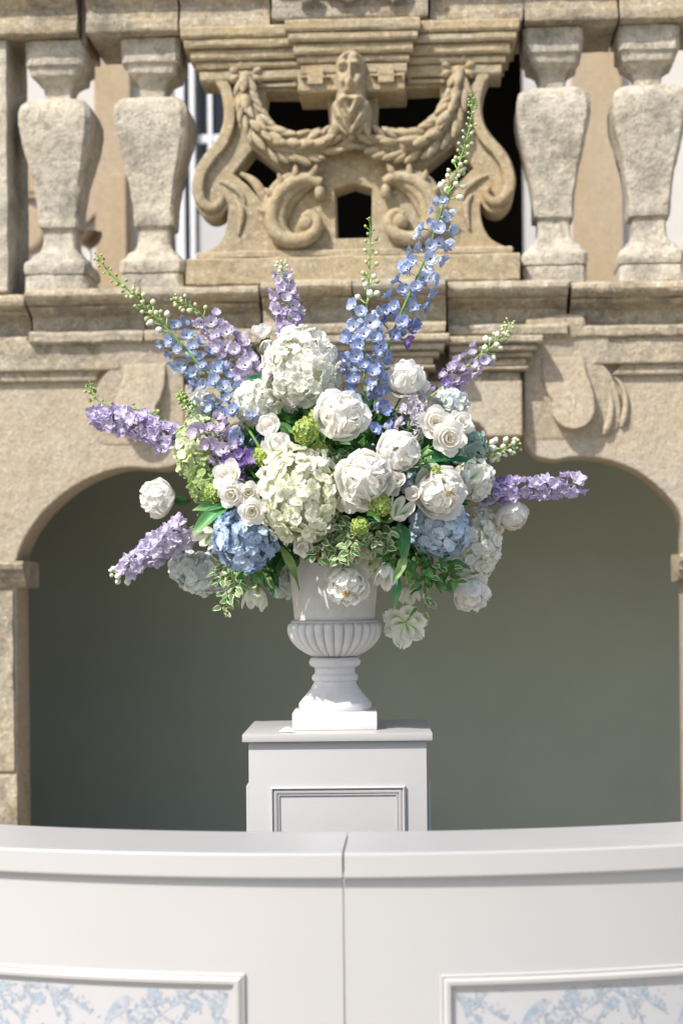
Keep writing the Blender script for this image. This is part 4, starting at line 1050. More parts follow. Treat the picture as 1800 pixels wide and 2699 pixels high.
def flat_petal(L, w_, droop=0.2, cupz=0.15, ruf=0.05, tipn=0.0, point=0.0, seed=0, nu=4, nv=4, curl=0.0):
    q = random.Random(seed); ph = [q.uniform(0, 6.28) for _ in range(3)]
    def fn(s, t):
        sh = math.sin(math.pi * (0.10 + 0.86 * t ** (0.8 + point * 0.0))) ** (0.6 + point)
        x = s * w_ * sh; y = L * t * (1 - tipn * (1 - abs(s)) * t)
        z = L * (droop * t + cupz * s * s - curl * t ** 3 + ruf * t * math.sin(4 * s + ph[0]) + ruf * .6 * t * math.sin(8 * s + ph[1]))
        return (x, y, z)
    return petal_grid(fn, nu, nv)
def bud_geo(r, L, n=6, m_=5):
    v = []; f = []; at = []
    for i in range(m_ + 1):
        t = i / m_; rr = r * max(.06, math.sin(math.pi * (0.06 + .9 * t)) ** .8)
        for k in range(n):
            a = 6.2832 * k / n; v.append((rr * math.cos(a), rr * math.sin(a), L * t)); at.append(t)
    for i in range(m_):
        for k in range(n): f.append((i * n + k, i * n + (k + 1) % n, (i + 1) * n + (k + 1) % n, (i + 1) * n + k))
    f.append(tuple(range(n - 1, -1, -1))); f.append(tuple(m_ * n + k for k in range(n)))
    return v, f, at
class Geo:
    def __init__(s): s.v = []; s.f = []; s.mi = []; s.pt = []; s.ps = []
    def add(s, v, f, mi, pt=None, ps=None, mat=None):
        b = len(s.v)
        s.v += [mat @ Vector(p) for p in v] if mat is not None else [Vector(p) for p in v]
        s.f += [tuple(i + b for i in q) for q in f]; s.mi += [mi] * len(f)
        s.pt += list(pt) if pt is not None else [0.5] * len(v); s.ps += list(ps) if ps is not None else [0.5] * len(v)
    def mesh(s, name, mats): return mesh(name, s.v, s.f, mats, True, mi=s.mi, attrs={'pt': s.pt, 'ps': s.ps})
RZ = lambda a: Matrix.Rotation(a, 4, 'Z')
RX = lambda a: Matrix.Rotation(a, 4, 'X')
def hyd_floret(mat, seed):
    q = random.Random(seed); g = Geo()
    for k in range(4):
        v, f, at, asx = flat_petal(1.0 * q.uniform(.88, 1.08), .70, q.uniform(.0, .35), q.uniform(-.05, .28), .07, .04, -.18, seed * 7 + k, 4, 4, q.uniform(0, .3))
        g.add(v, f, 0, at, asx, RZ(k * math.pi / 2 + q.uniform(-.14, .14)))
    v, f, at = bud_geo(.09, .14, 5, 3); g.add(v, f, 0, [0.0] * len(v))
    v, f = sweep([Vector((0, 0, 0)), Vector((0.05, 0, -.7)), Vector((0, .05, -1.5))], .05, 3); g.add(v, f, 1)
    return g.mesh('floret', [M[mat], M['stem_pale']])
def delph_floret(mat, seed, cupped=.5, stalk=1.5):
    q = random.Random(seed); g = Geo()
    for k in range(5):
        v, f, at, asx = flat_petal(1.0 * q.uniform(.9, 1.08), .66, cupped * q.uniform(.6, 1.2), .26, .08, .02, -.2, seed * 5 + k, 4, 4, q.uniform(-.25, .15))
        g.add(v, f, 0, at, asx, RZ(k * 2 * math.pi / 5 + q.uniform(-.12, .12)))
    for k in range(4):
        v, f, at, asx = flat_petal(.74 * q.uniform(.9, 1.1), .46, .75, .25, .1, .02, -.15, seed * 3 + k, 4, 3, -.1)
        g.add(v, f, 0, at, asx, RZ(k * math.pi / 2 + .3 + q.uniform(-.2, .2)))
    for k in range(5):
        v, f, at, asx = flat_petal(.42 * q.uniform(.9, 1.1), .26, .45, .2, .1, .0, 0, seed * 9 + k, 2, 3)
        g.add([(a, b, c + .06) for a, b, c in v], f, 1, at, asx, RZ(k * 2 * math.pi / 5 + .6 + q.uniform(-.15, .15)))
    v, f, at = bud_geo(.14, .30, 5, 3); g.add([(a, b, c + .06) for a, b, c in v], f, 2, at)
    v, f = sweep([Vector((0, 0, .02)), Vector((0.03, .1, -.45)), Vector((0, .28, -.95))], [.14, .10, .03], 5); g.add(v, f, 0, [.7] * len(v))      # spur
    v, f = sweep([Vector((0, 0, 0)), Vector((0.0, -.1, -stalk * .5)), Vector((0, -.3, -stalk))], .045, 4); g.add(v, f, 3)
    return g.mesh('floret', [M[mat], M['d_eye'], M['bee'], M['stem']])
def lark_floret(mat, seed):
    q = random.Random(seed); g = Geo()
    for lay, (n, L, dr) in enumerate(((5, 1.0, .25), (4, .72, .65), (3, .45, 1.1))):
        for k in range(n):
            v, f, at, asx = flat_petal(L * q.uniform(.85, 1.12), .36 * L / .8, dr * q.uniform(.7, 1.2), .2, .14, 0, .12, seed * 5 + k + lay * 31, 4, 4, q.uniform(-.1, .45))
            g.add(v, f, 0, at, asx, RZ(k * 2 * math.pi / n + lay * .5 + q.uniform(-.2, .2)))
    v, f = sweep([Vector((0, 0, 0)), Vector((0, .1, -.6)), Vector((0, .3, -1.3))], [.12, .08, .03], 4); g.add(v, f, 0, [.8] * len(v))
    v, f = sweep([Vector((0, 0, 0)), Vector((0, -.1, -.6)), Vector((0, -.2, -1.1))], .05, 3); g.add(v, f, 1)
    return g.mesh('floret', [M[mat], M['stem']])
def bud_mesh(mat, seed, stalk=1.5):
    g = Geo(); q = random.Random(seed)
    v, f, at = bud_geo(.5, 1.15, 7, 5); g.add(v, f, 0, at)
    v, f = sweep([Vector((0, 0, .05)), Vector((.08, 0, -stalk * .5)), Vector((0, -.2, -stalk))], .11, 4); g.add(v, f, 1)
    return g.mesh('bud', [M[mat], M['stem_pale']])
FL = {}
def floret_set(kind, mat):
    key = (kind, mat)
    if key not in FL:
        fn = {'h': hyd_floret, 'd': delph_floret, 'l': lark_floret, 'b': bud_mesh}[kind]
        FL[key] = [fn(mat, 100 + i * 13 + len(FL), (.30, .55, .95, .70)[i]) if kind == 'd' else fn(mat, 100 + i * 13 + len(FL)) for i in range(4)]
    return FL[key]
def place(name, me, parent, origin, pos, axis, spin, scale, up=None):
    q = axis.to_track_quat('Z', 'Y') @ Quaternion((0, 0, 1), spin)
    if not hasattr(scale, '__len__'): scale = (scale,) * 3
    return link(name, me, parent, Matrix.LocRotScale(pos - origin, q, Vector(scale)))
def jit(v, a): return (v + Vector((rf.uniform(-a, a), rf.uniform(-a, a), rf.uniform(-a, a)))).normalized()
def stem_to_mouth(parent, origin, start, axis, rad=0.0028, mat='stem', reach=0.10, end=None, bow=0.0):
    e = end or (MOUTH + Vector((rf.uniform(-.05, .05), rf.uniform(-.05, .05), -0.06)))
    p1 = start - axis * reach; L = (e - start).length
    p2 = e + Vector((0, 0, min(0.15, L * .35)))
    pts = []
    for i in range(13):
        t = i / 12; pts.append(start * (1 - t) ** 3 + p1 * 3 * t * (1 - t) ** 2 + p2 * 3 * t * t * (1 - t) + e * t ** 3 - origin)
    v, f = sweep(pts, rad, 5)
    link('stem', mesh('stem', v, f, M[mat], True), parent)
def leaf_mesh(name, mat, L, w_, bend=0.3, fold=0.25, wave=0.06, point=0.3, seed=0, nu=4, nv=10, twist=0.0):
    q = random.Random(seed); ph = q.uniform(0, 6.28)
    def fn(s, t):
        sh = math.sin(math.pi * (0.03 + .95 * t ** .75)) ** (.75 + point)
        tw = twist * t
        x = s * w_ * sh; zz = abs(s) * fold * w_ * sh * 2 + wave * w_ * math.sin(9 * t + ph) * s
        x, zz = x * math.cos(tw) - zz * math.sin(tw), x * math.sin(tw) + zz * math.cos(tw)
        a = bend * t
        y = L * t * (math.sin(a) / a if a else 1); z = -L * t * ((1 - math.cos(a)) / a if a else 0)
        return (x, y, z + zz)
    v, f, at, asx = petal_grid(fn, nu, nv)
    return mesh(name, v, f, M[mat], True, attrs={'pt': at, 'ps': asx})
SMALL_LEAF = [leaf_mesh('leaf', 'leaf', .055, .013, .6, .2, .1, .2, i, 4, 6) for i in range(2)] + [leaf_mesh('leaf', 'leaf_mid', .05, .011, .9, .25, .1, .2, i + 5, 4, 6) for i in range(2)]
def orient(dir_, nrm):
    y = dir_.normalized(); z = (nrm - y * nrm.dot(y)).normalized(); x = y.cross(z)
    return Matrix(((x.x, y.x, z.x), (x.y, y.y, z.y), (x.z, y.z, z.z))).to_quaternion()
def add_leaf(parent, origin, pos, dir_, nrm, me, s=1.0):
    return link('leaf', me, parent, Matrix.LocRotScale(pos - origin, orient(dir_, nrm), Vector((s, s, s))))

# ------------------------------------------------------------------ dark leafy filling between the stems
g = Geo()
cF = P(885, 1290, UD + 0.02)
for i in range(3400):
    while True:
        q = Vector((rf.uniform(-1, 1), rf.uniform(-1, 1), rf.uniform(-1, 1)))
        if 0.25 < q.length < 1: break
    pos = cF + Vector((q.x * .335, q.y * .295, q.z * .235 - 0.02))
    if pos.z < URN_TOP - 0.02 and (Vector((pos.x - ucx, pos.y - UD)).length < .16): continue
    d_ = jit(Vector((q.x, q.y, q.z + .2)), .8)
    v, f, at, asx = flat_petal(rf.uniform(.035, .065), rf.uniform(.009, .015), .0, .2, .05, 0, .1, i, 2, 4, rf.uniform(.2, .5))
    g.add(v, f, rf.choice((0, 0, 1)), at, asx, Matrix.LocRotScale(pos, orient(d_, jit(scr(0, .5, 1), .7)), None))
fo = link('foliage', g.mesh('foliage', [M['leaf'], M['leaf_mid']])); tag(fo, 'dark green leaves filling the bouquet between the blooms', 'foliage', kind='stuff')

# ------------------------------------------------------------------ hydrangeas
HC = {}
def hcore(mat):
    if mat not in HC:
        v, f, at = bud_geo(1.0, 2.0, 14, 10)
        HC[mat] = mesh('flower_core', wobble([(a, b, c - 1) for a, b, c in v], .05, 5), f, M[mat], True, attrs={'pt': [.12] * len(v), 'ps': [.5] * len(v)})
    return HC[mat]
def hydrangea(px, py, rx, ry, mat, label, dd=0.0, size=0.0195, tilt=0.0, axis=(0, .25, 1), dens=1.0, cut=-0.25):
    d = depth(px, py) + dd + 0.05
    c = P(px, py, d); k = d / FPX; a, b = rx * k, ry * k; cdep = min(a, b) * .95
    root = empty('hydrangea', Matrix.Translation(c), label=label, cat='hydrangea', group='hydrangea heads in the bouquet')
    ms = floret_set('h', mat)
    area = 4 * math.pi * ((a * b) ** 1.0)
    size *= .93
    N = int(dens * area / (size * 1.24) ** 2)
    ct, st = math.cos(tilt), math.sin(tilt)
    view = (C_POS - c).normalized()
    ax = scr(*axis)
    for i in range(N):
        z = 1 - 2 * (i + .5) / N; th = i * 2.39996 + rf.uniform(-.2, .2); r = math.sqrt(1 - z * z)
        u = Vector((r * math.cos(th), r * math.sin(th), z))
        if u.dot(view) < cut: continue
        e = rf.uniform(.86, 1.06)
        lx, lz = u.x * a * e, u.z * b * e
        pos = Vector((lx * ct - lz * st, u.y * cdep * e, lx * st + lz * ct))
        nx, nz = u.x / a, u.z / b
        n = Vector((nx * ct - nz * st, u.y / cdep, nx * st + nz * ct)).normalized()
        s = size * rf.uniform(.82, 1.12)
        place('floret', ms[rf.randrange(4)], root, Vector(), pos, jit(n, .58), rf.uniform(0, 6.28), s)
    link('flower_core', hcore(mat), root, Matrix.Rotation(-tilt, 4, 'Y') @ Matrix.Diagonal((a * .77, cdep * .77, b * .77, 1)))
    stem_to_mouth(root, c, c, ax, 0.004)
    return root
hydrangea(795, 975, 97, 104, 'hyd_white', 'big pure white hydrangea at the top of the bouquet, right of the upper lavender spike', -.02, .020)
hydrangea(672, 1062, 52, 55, 'hyd_white', 'small white hydrangea tucked under the left of the big top one', .03, .019)
hydrangea(790, 1305, 106, 122, 'hyd_cream', 'largest cream hydrangea with greenish hearts above the urn', -.04, .0195)
hydrangea(648, 1418, 78, 82, 'hyd_blue', 'cornflower blue hydrangea low on the left of the urn', -.09, .019)
hydrangea(1158, 1392, 78, 72, 'hyd_skyblue', 'sky blue hydrangea low on the right under a peony', -.01, .019)
hydrangea(1246, 1447, 66, 100, 'hyd_white', 'tall white hydrangea at the lower right edge of the bouquet', .03, .019, tilt=-.3)
hydrangea(525, 1512, 76, 50, 'hyd_pale', 'icy pale hydrangea hanging at the lower left edge', .02, .019, tilt=-.35)
hydrangea(519, 1178, 52, 86, 'hyd_lime', 'lime green hydrangea on the upper left side', .03, .018, tilt=-.12)
hydrangea(545, 1282, 42, 42, 'hyd_green', 'small darker green hydrangea below the lime one', .06, .017)
hydrangea(750, 1540, 34, 34, 'hyd_pale', 'small pale blue hydrangea peeping out behind the urn on the left', .16, .017)
hydrangea(1250, 1262, 46, 56, 'hyd_white', 'white hydrangea at the right edge beside the violet larkspur', .05, .018)
hydrangea(1232, 1178, 46, 44, 'hyd_teal', 'blue-green hydrangea behind the right-hand roses', .06, .018)
hydrangea(1190, 1062, 42, 36, 'hyd_pale', 'pale greenish hydrangea above the right-hand roses', .06, .017)
hydrangea(540, 1072, 38, 36, 'hyd_pale', 'pale bluish hydrangea behind the steel-blue delphinium', .08, .018)
hydrangea(975, 1465, 52, 50, 'hyd_cream', 'cream hydrangea hanging over the front of the urn rim', .05, .018)
hydrangea(1095, 1262, 40, 44, 'hyd_skyblue', 'small light blue hydrangea between the two right-hand peonies', .05, .017)
hydrangea(905, 1225, 30, 30, 'hyd_cream', 'small cream hydrangea between the largest hydrangea and the peonies', .04, .017)

# ------------------------------------------------------------------ peonies
PEO = {'guard': [cmesh('petal', 'peony', 1.0, R(100), .85, 1.0, .14, .028, .05, seed=i, foot=.03, nu=11, nv=9) for i in range(3)],
       'mid': [cmesh('petal', 'peony', .95, R(124), .78, 1.0, .02, .035, .08, seed=i + 10, nu=10, nv=9) for i in range(3)],
       'in': [cmesh('petal', 'peony', .90, R(146), .80, 1.02, .0, .04, .10, seed=i + 20, nu=10, nv=9) for i in range(3)],
       'core': [cmesh('petal', 'peony', .83, R(166), .95, 1.05, .0, .06, .10, seed=i + 30, nu=10, nv=10) for i in range(3)]}
def ruff_petal(seed):
    v, f, at, asx = flat_petal(1.0, .80, .10, .30, .08, .06, -.32, seed, 10, 7, .25)
    return mesh('petal', v, f, M['peony'], True, attrs={'pt': [min(1, .25 + .8 * t) for t in at], 'ps': asx})
RUFF = [ruff_petal(i + 3) for i in range(4)]
g = Geo()
for i in range(22):
    a = rf.uniform(0, 6.28); r_ = rf.uniform(.02, .24); t0 = Vector((r_ * math.cos(a), r_ * math.sin(a), 1.5)); t1 = Vector((t0.x * 1.3, t0.y * 1.3, 1.78 + rf.uniform(0, .12)))
    v, f = sweep([t0, t1], [.018, .03], 4); g.add(v, f, 0)
STAMEN = g.mesh('stamens', [M['stamen']])
def peony(px, py, r, axis, label, dd=0.0, open_=0.0, squash=1.0, leaves=0, stem_mat='stem', guards=6, reach=.12, stam=False, end=None, loose=0.0, ruff=1.0):
    d = depth(px, py) + dd; k = d / FPX; rr = r * k * .92; ax = scr(*axis)
    c = P(px, py, d); base = c - ax * rr * .95
    root = empty('peony', Matrix.Translation(base), label=label, cat='peony', group='white peonies in the bouquet')
    q0 = ax.to_track_quat('Z', 'Y') @ Quaternion((0, 0, 1), rf.uniform(0, 6.28))
    def ring(key, n, tilt, sc_, ph):
        for i in range(n):
            az = 2 * math.pi * (i + rf.uniform(-.18, .18)) / n + ph
            q = q0 @ Quaternion((0, 0, 1), az) @ Quaternion((1, 0, 0), tilt + rf.uniform(-.10, .10) + (rf.uniform(-.1, .35) * loose))
            s = rr * sc_ * rf.uniform(.93, 1.05)
            link('petal', rf.choice(PEO[key]), root, Matrix.LocRotScale(Vector(), q, Vector((s, s, s * squash))))
    ring('guard', guards, .08 + open_, 1.02, 0.2)
    ring('mid', 6, .02 + open_ * .5, 1.0, .7)
    ring('in', 6, .0 + open_ * .2, 1.0, .2)
    ring('core', 5, .0, 1.0, .5)
    for i in range(int(18 * ruff)):                     # ruffled crown of small petals over the closed heart
        k_ = (i + .5) / (18 * ruff); psi = 1.15 * math.sqrt(k_); az = i * 2.39996
        u = Vector((math.sin(psi) * math.cos(az), math.sin(psi) * math.sin(az), math.cos(psi)))
        tow = (Vector((0, 0, 1)) - u * u.z); tow = tow.normalized() if tow.length > .1 else Vector((1, 0, 0))
        pos = Vector((0, 0, rr * .84 * squash)) + Vector((u.x, u.y, u.z * squash)) * rr * .80 - tow * rr * .18
        dir_ = (tow * (1.0 - .3 * k_) + u * .42 + Vector((rf.uniform(-.4, .4), rf.uniform(-.4, .4), 0))).normalized()
        q = q0 @ orient(dir_, u if abs(u.dot(dir_)) < .95 else tow)
        s = rr * rf.uniform(.48, .66)
        link('petal', rf.choice(RUFF), root, Matrix.LocRotScale(q0 @ pos, q, Vector((s, s, s))))
    if stam: link('stamens', STAMEN, root, Matrix.LocRotScale(Vector(), q0, Vector((rr, rr, rr))))
    stem_to_mouth(root, base, base + ax * rr * .05, ax, .0032, stem_mat, reach, end)
    for i in range(leaves):
        dv = jit(-ax + scr(rf.uniform(-1, 1), rf.uniform(-1, .5), .5) * .8, .3)
        add_leaf(root, base, base - ax * .012 * (i + .3), dv, jit(ax, .4), rf.choice(SMALL_LEAF), rf.uniform(.8, 1.2))
    return root
peony(898, 1093, 61, (.05, .1, 1), 'full white peony in the upper middle, right below the big white hydrangea', -.05, .08)
peony(1072, 992, 50, (.2, .75, .7), 'uppermost white peony on the right beside the blue delphinium', .02, .22, .85)
peony(1050, 1188, 56, (.05, .05, 1), 'round globe-like white peony right of centre', -.04, -.04, guards=6, ruff=.45)
peony(963, 1258, 64, (.1, .05, 1), 'largest white peony in the very middle of the bouquet', -.06, .10)
peony(1161, 1298, 58, (.35, -.05, 1), 'white peony with yellow stamens above the sky blue hydrangea', -.05, .16, stam=True, loose=.5)
peony(412, 1311, 49, (-.75, .05, .75), 'white peony held out to the left on a brown stem', .02, .02, .92, leaves=3, stem_mat='stem_brown', reach=.16, end=P(560, 1322, 4.6))
peony(1350, 1357, 43, (.55, -.75, .35), 'half-closed white peony nodding at the far right', .0, -.08, 1.08, ruff=0, leaves=2, stem_mat='stem_pale', reach=.09, guards=4, end=P(1200, 1285, 4.56))
peony(1245, 1568, 45, (.55, -.55, .7), 'white peony hanging lowest on the right on a thin stem', -.06, .10, .95, leaves=2, stem_mat='stem_pale', reach=.1, loose=.6, end=P(1130, 1440, 4.5))
peony(914, 1546, 50, (-.08, -.55, .9), 'white peony hanging in front of the urn', -.09, .14, .95, leaves=2, stem_mat='stem_pale', stam=True, reach=.1, loose=.6, end=P(925, 1440, 4.42))

# ------------------------------------------------------------------ roses
ROS = {'out': [cmesh('petal', 'rose', 1.0, R(92), .85, .95, .30, .02, .0, seed=i + 50) for i in range(3)],
       'mid': [cmesh('petal', 'rose', .86, R(112), .85, 1.05, .12, .015, seed=i + 60) for i in range(3)],
       'in': [cmesh('petal', 'rose', .60, R(122), 1.0, 1.5, .02, .01, seed=i + 70) for i in range(3)],
       'heart': [cmesh('petal', 'rose', .34, R(118), 1.3, 2.5, .0, .01, seed=i + 80) for i in range(2)]}
SEPAL = leaf_mesh('sepal', 'leaf_mid', 1.0, .22, .4, .2, .05, .5, 3, 2, 4)
def rose(px, py, r, axis, label, dd=0.0, bud=False, group='white spray roses in the bouquet', cat='rose', name='rose', mat=None):
    d = depth(px, py) + dd; k = d / FPX; rr = r * k * .90; ax = scr(*axis)
    c = P(px, py, d); base = c - ax * rr * .9
    root = empty(name, Matrix.Translation(base), label=label, cat=cat, group=group)
    q0 = ax.to_track_quat('Z', 'Y') @ Quaternion((0, 0, 1), rf.uniform(0, 6.28))
    for key, n, tl in (('out', 5, .16), ('mid', 5, .06), ('in', 5, .03), ('heart', 3, .02)):
        if bud and key == 'out': tl = -.12
        for i in range(n):
            q = q0 @ Quaternion((0, 0, 1), 2 * math.pi * (i + rf.uniform(-.15, .15)) / n + n * .3) @ Quaternion((1, 0, 0), tl + rf.uniform(-.06, .08))
            s = rr * rf.uniform(.95, 1.05)
            o = link('petal', rf.choice(ROS[key]), root, Matrix.LocRotScale(Vector(), q, Vector((s, s, s * (1.15 if bud else 1)))))
    for i in range(5):
        q = q0 @ Quaternion((0, 0, 1), i * 1.257) @ Quaternion((1, 0, 0), -.3 - (.5 if bud else 0))
        link('sepal', SEPAL, root, Matrix.LocRotScale(Vector(), q, Vector((rr * .9,) * 3)))
    stem_to_mouth(root, base, base + ax * rr * .05, ax, .0022, 'stem', .06)
    return root
rose(1150, 1110, 37, (.1, .2, 1), 'open cream rose, upper left of the right-hand group of three', -.02)
rose(1186, 1155, 38, (.15, -.1, 1), 'open cream rose with apricot heart, lowest of the right-hand three', -.05)
rose(1218, 1112, 32, (.5, .3, .8), 'cream rose, outermost of the right-hand three', .0)
rose(735, 1168, 36, (.35, .5, .8), 'white rose turned sideways beside the lime viburnum', -.03)
rose(709, 1122, 31, (-.2, .3, .9), 'white rosebud with loose petals under the big white hydrangea', .0, True)
rose(608, 1304, 32, (-.2, -.2, 1), 'small white rose, lower one beside the violet florets', -.10)
rose(594, 1250, 34, (-.4, .2, .9), 'small white rose, upper one left of the violet florets', -.09)
rose(663, 1350, 30, (.0, -.2, 1), 'small white rose on top of the blue left hydrangea', -.13)
rose(655, 1297, 26, (.1, .0, 1), 'small white rose touching the left side of the largest hydrangea', -.07)
rose(1047, 1265, 22, (-.1, .3, 1), 'white rosebud between the central and right peonies', -.05, True)
rose(934, 1325, 30, (-.2, -.5, .9), 'small white rose under the central peony', -.04)
rose(1088, 1302, 20, (-.2, .2, 1), 'tight white rosebud left of the stamen peony', -.05, True)
rose(1036, 1290, 18, (.1, -.3, 1), 'tiny cream rosebud right of the central peony', -.03, True)
rose(800, 1442, 27, (-.1, -.5, 1), 'cream rose resting on the urn rim below the largest hydrangea', -.05, True)
for x, y, r, ax, lab in ((640, 895, 25, (-.5, .3, .4), 'white lisianthus bud, leftmost of the trio by the top lavender spike'), (688, 873, 27, (-.1, .6, .4), 'white lisianthus bloom, highest of the trio by the top lavender spike'), (706, 912, 22, (.1, -.7, .5), 'nodding white lisianthus bud, lowest of the trio by the top lavender spike')):
    rose(x, y, r, ax, lab, .06, True, 'lisianthus trio', 'lisianthus', 'lisianthus')

# ------------------------------------------------------------------ parrot tulips
TUL = [cmesh('petal', 'parrot', 1.0, R(118), .62, 1.55, .10, .07, .0, seed=i + 90, nu=9, nv=9, fold=-.05) for i in range(4)]
TULO = [cmesh('petal', 'parrot', 1.0, R(96), .75, 1.0, .25, .10, .0, seed=i + 95, nu=9, nv=9) for i in range(3)]
def tulip(px, py, r, axis, label, dd=0.0, open_=0.0, stem_pts=None, leaf=None, el=1.0):
    d = depth(px, py) + dd; k = d / FPX; rr = r * k; ax = scr(*axis)
    c = P(px, py, d); base = c - ax * rr * (1.5 * el if not open_ else .7)
    root = empty('tulip', Matrix.Translation(base), label=label, cat='tulip', group='white parrot tulips in the bouquet')
    q0 = ax.to_track_quat('Z', 'Y') @ Quaternion((0, 0, 1), rf.uniform(0, 6.28))
    for lay in (0, 1):
        for i in range(3):
            q = q0 @ Quaternion((0, 0, 1), 2.094 * i + 1.047 * lay + rf.uniform(-.15, .15)) @ Quaternion((1, 0, 0), open_ + rf.uniform(-.08, .12))
            s = rr * (1.0 - .1 * lay)
            link('petal', rf.choice(TULO if open_ > .15 else TUL), root, Matrix.LocRotScale(Vector(), q, Vector((s, s, s * el))))
    if open_ > .15:
        for i in range(3):
            q = q0 @ Quaternion((0, 0, 1), 2.094 * i + .5) @ Quaternion((1, 0, 0), .0)
            link('petal', rf.choice(TULO), root, Matrix.LocRotScale(Vector(), q, Vector((rr * .7,) * 3)))
    if stem_pts:
        pts = [p - base for p in catmull([base] + [P(*q) for q in stem_pts], 6)]
        v, f = sweep(pts, .0034, 6); link('stem', mesh('stem', v, f, M['stem_pale'], True), root)
    else: stem_to_mouth(root, base, base, ax, .0032, 'stem_pale', .09)
    for (p0, p1, w_, mt, bend, tw, sd) in (leaf or []):
        a, b = P(*p0), P(*p1); L = (b - a).length * 1.06
        me = leaf_mesh('leaf', mt, L, w_, bend, .35, .25, .2, sd, 4, 14, tw)
        n = scr(.2, .45, 1)
        dir_ = (b - a).normalized(); q = orient(dir_, n) @ Quaternion((1, 0, 0), bend * .5)
        link('leaf', me, root, Matrix.LocRotScale(a - base, q, None))
    return root
DF = 4.36
tulip(673, 1585, 33, (-.05, -1, .25), 'white and green parrot tulip hanging low on the left of the urn', -.06, stem_pts=[(682, 1520, 4.52), (700, 1465, 4.46), (725, 1435, 4.48), (790, 1440, 4.6)], el=.80,
      leaf=[((737, 1438, 4.40), (786, 1550, 4.42), .013, 'leaf_tulip_pale', .5, .5, 1), ((690, 1500, 4.5), (724, 1575, 4.48), .010, 'leaf_tulip_pale', .4, .8, 2)])
tulip(1066, 1652, 41, (-.1, -.35, 1), 'wide open fringed white tulip hanging lowest, right of the urn', -.06, .35, stem_pts=[(1075, 1600, 4.6), (1085, 1540, 4.62), (1060, 1470, 4.58)])
tulip(1080, 1572, 28, (.12, -1, .45), 'narrow green-hearted white tulip hanging above the open fringed one', -.07, stem_pts=[(1072, 1530, 4.44), (1068, 1470, 4.42), (1060, 1400, 4.46)], el=.85,
      leaf=[((1048, 1520, 4.40), (1036, 1606, 4.38), .012, 'leaf_tulip', .4, .4, 3)])
tulip(1016, 1524, 31, (-.1, -1, .5), 'fringed cream tulip hanging beside the urn peony', -.06, stem_pts=[(1018, 1470, 4.46), (1016, 1410, 4.44)], el=.95,
      leaf=[((1056, 1378, 4.36), (1060, 1500, 4.30), .019, 'leaf_tulip', .5, .3, 4), ((1066, 1470, 4.305), (1036, 1532, 4.28), .013, 'leaf_tulip_pale', .5, .6, 5), ((1018, 1392, 4.40), (1020, 1470, 4.37), .016, 'leaf_emerald', .4, .2, 6)])
tulip(1057, 1340, 31, (.35, .45, .75), 'white tulip with green flames below the central peony', -.05, el=.85)
tulip(543, 1415, 28, (-.3, -.35, .8), 'white tulip bud leaning out under the left broad leaves', -.02, el=.9,
      leaf=[((600, 1325, 4.44), (512, 1345, 4.40), .019, 'leaf_tulip', .7, .3, 7), ((598, 1332, 4.42), (508, 1408, 4.40), .020, 'leaf_tulip', .7, -.3, 8), ((560, 1345, 4.44), (515, 1390, 4.42), .013, 'leaf_tulip_pale', .5, .5, 9)])
tulip(1248, 1245, 30, (.4, .5, .7), 'green-streaked white tulip at the right edge by the long leaf', -.02, el=.8,
      leaf=[((1105, 1212, 4.40), (1262, 1222, 4.44), .014, 'leaf_emerald', .5, .3, 10), ((1110, 1195, 4.42), (1180, 1218, 4.42), .012, 'leaf_tulip', .4, .2, 11)])

# ------------------------------------------------------------------ snowball viburnum
g = Geo(); q = random.Random(3)
N = 95
for i in range(N):
    z = 1 - 2 * (i + .5) / N; th = i * 2.39996; r_ = math.sqrt(1 - z * z); u = Vector((r_ * math.cos(th), r_ * math.sin(th), z))
    sub = Matrix.LocRotScale(u * q.uniform(.80, 1.06), jit(u, .6).to_track_quat('Z', 'Y') @ Quaternion((0, 0, 1), q.uniform(0, 6)), Vector((.19,) * 3))
    for k in range(5):
        v, f, at, asx = flat_petal(1, .5, .3, .2, .05, 0, -.1, i + k, 2, 2); g.add(v, f, 0, at, asx, sub @ RZ(k * 1.257))
VIB = g.mesh('flower_cluster', [M['viburnum']])
v, f, at = bud_geo(.86, 1.72, 12, 8); VCORE = mesh('flower_core', [(a, b, c - .86) for a, b, c in v], f, M['bud_green'], True, attrs={'pt': at, 'ps': at})
def viburnum(px, py, r, label, dd=0):
    d = depth(px, py) + dd; c = P(px, py, d); rr = r * d / FPX
    root = empty('viburnum', Matrix.Translation(c), label=label, cat='viburnum', group='lime snowball viburnum in the bouquet')
    o = link('flower_cluster', VIB, root, Matrix.LocRotScale(Vector(), Quaternion((rf.random(), rf.random(), rf.random(), rf.random())).normalized(), Vector((rr,) * 3))); o['kind'] = 'stuff'
    link('flower_core', VCORE, root, Matrix.LocRotScale(Vector(), Quaternion(), Vector((rr,) * 3)))
    stem_to_mouth(root, c, c, scr(0, .2, 1), .002, 'stem_brown', .05)
viburnum(806, 1135, 33, 'bright lime viburnum ball, left of the upper middle peony', -.04)
viburnum(838, 1102, 26, 'pale viburnum ball half behind the upper middle peony', .0)
viburnum(695, 1200, 28, 'green viburnum ball between the violet florets and a white rose', .0)
viburnum(1003, 1330, 28, 'lime viburnum ball right below the central peony', -.06)
viburnum(949, 1388, 24, 'small green viburnum ball among the variegated leaves', -.05)
viburnum(1148, 1243, 17, 'tiny yellow-green viburnum tuft on top of the stamen peony', -.04)
viburnum(565, 1300, 26, 'green viburnum ball left of the small white roses', .02)
viburnum(840, 1190, 24, 'dull green viburnum ball above the largest hydrangea', .03)

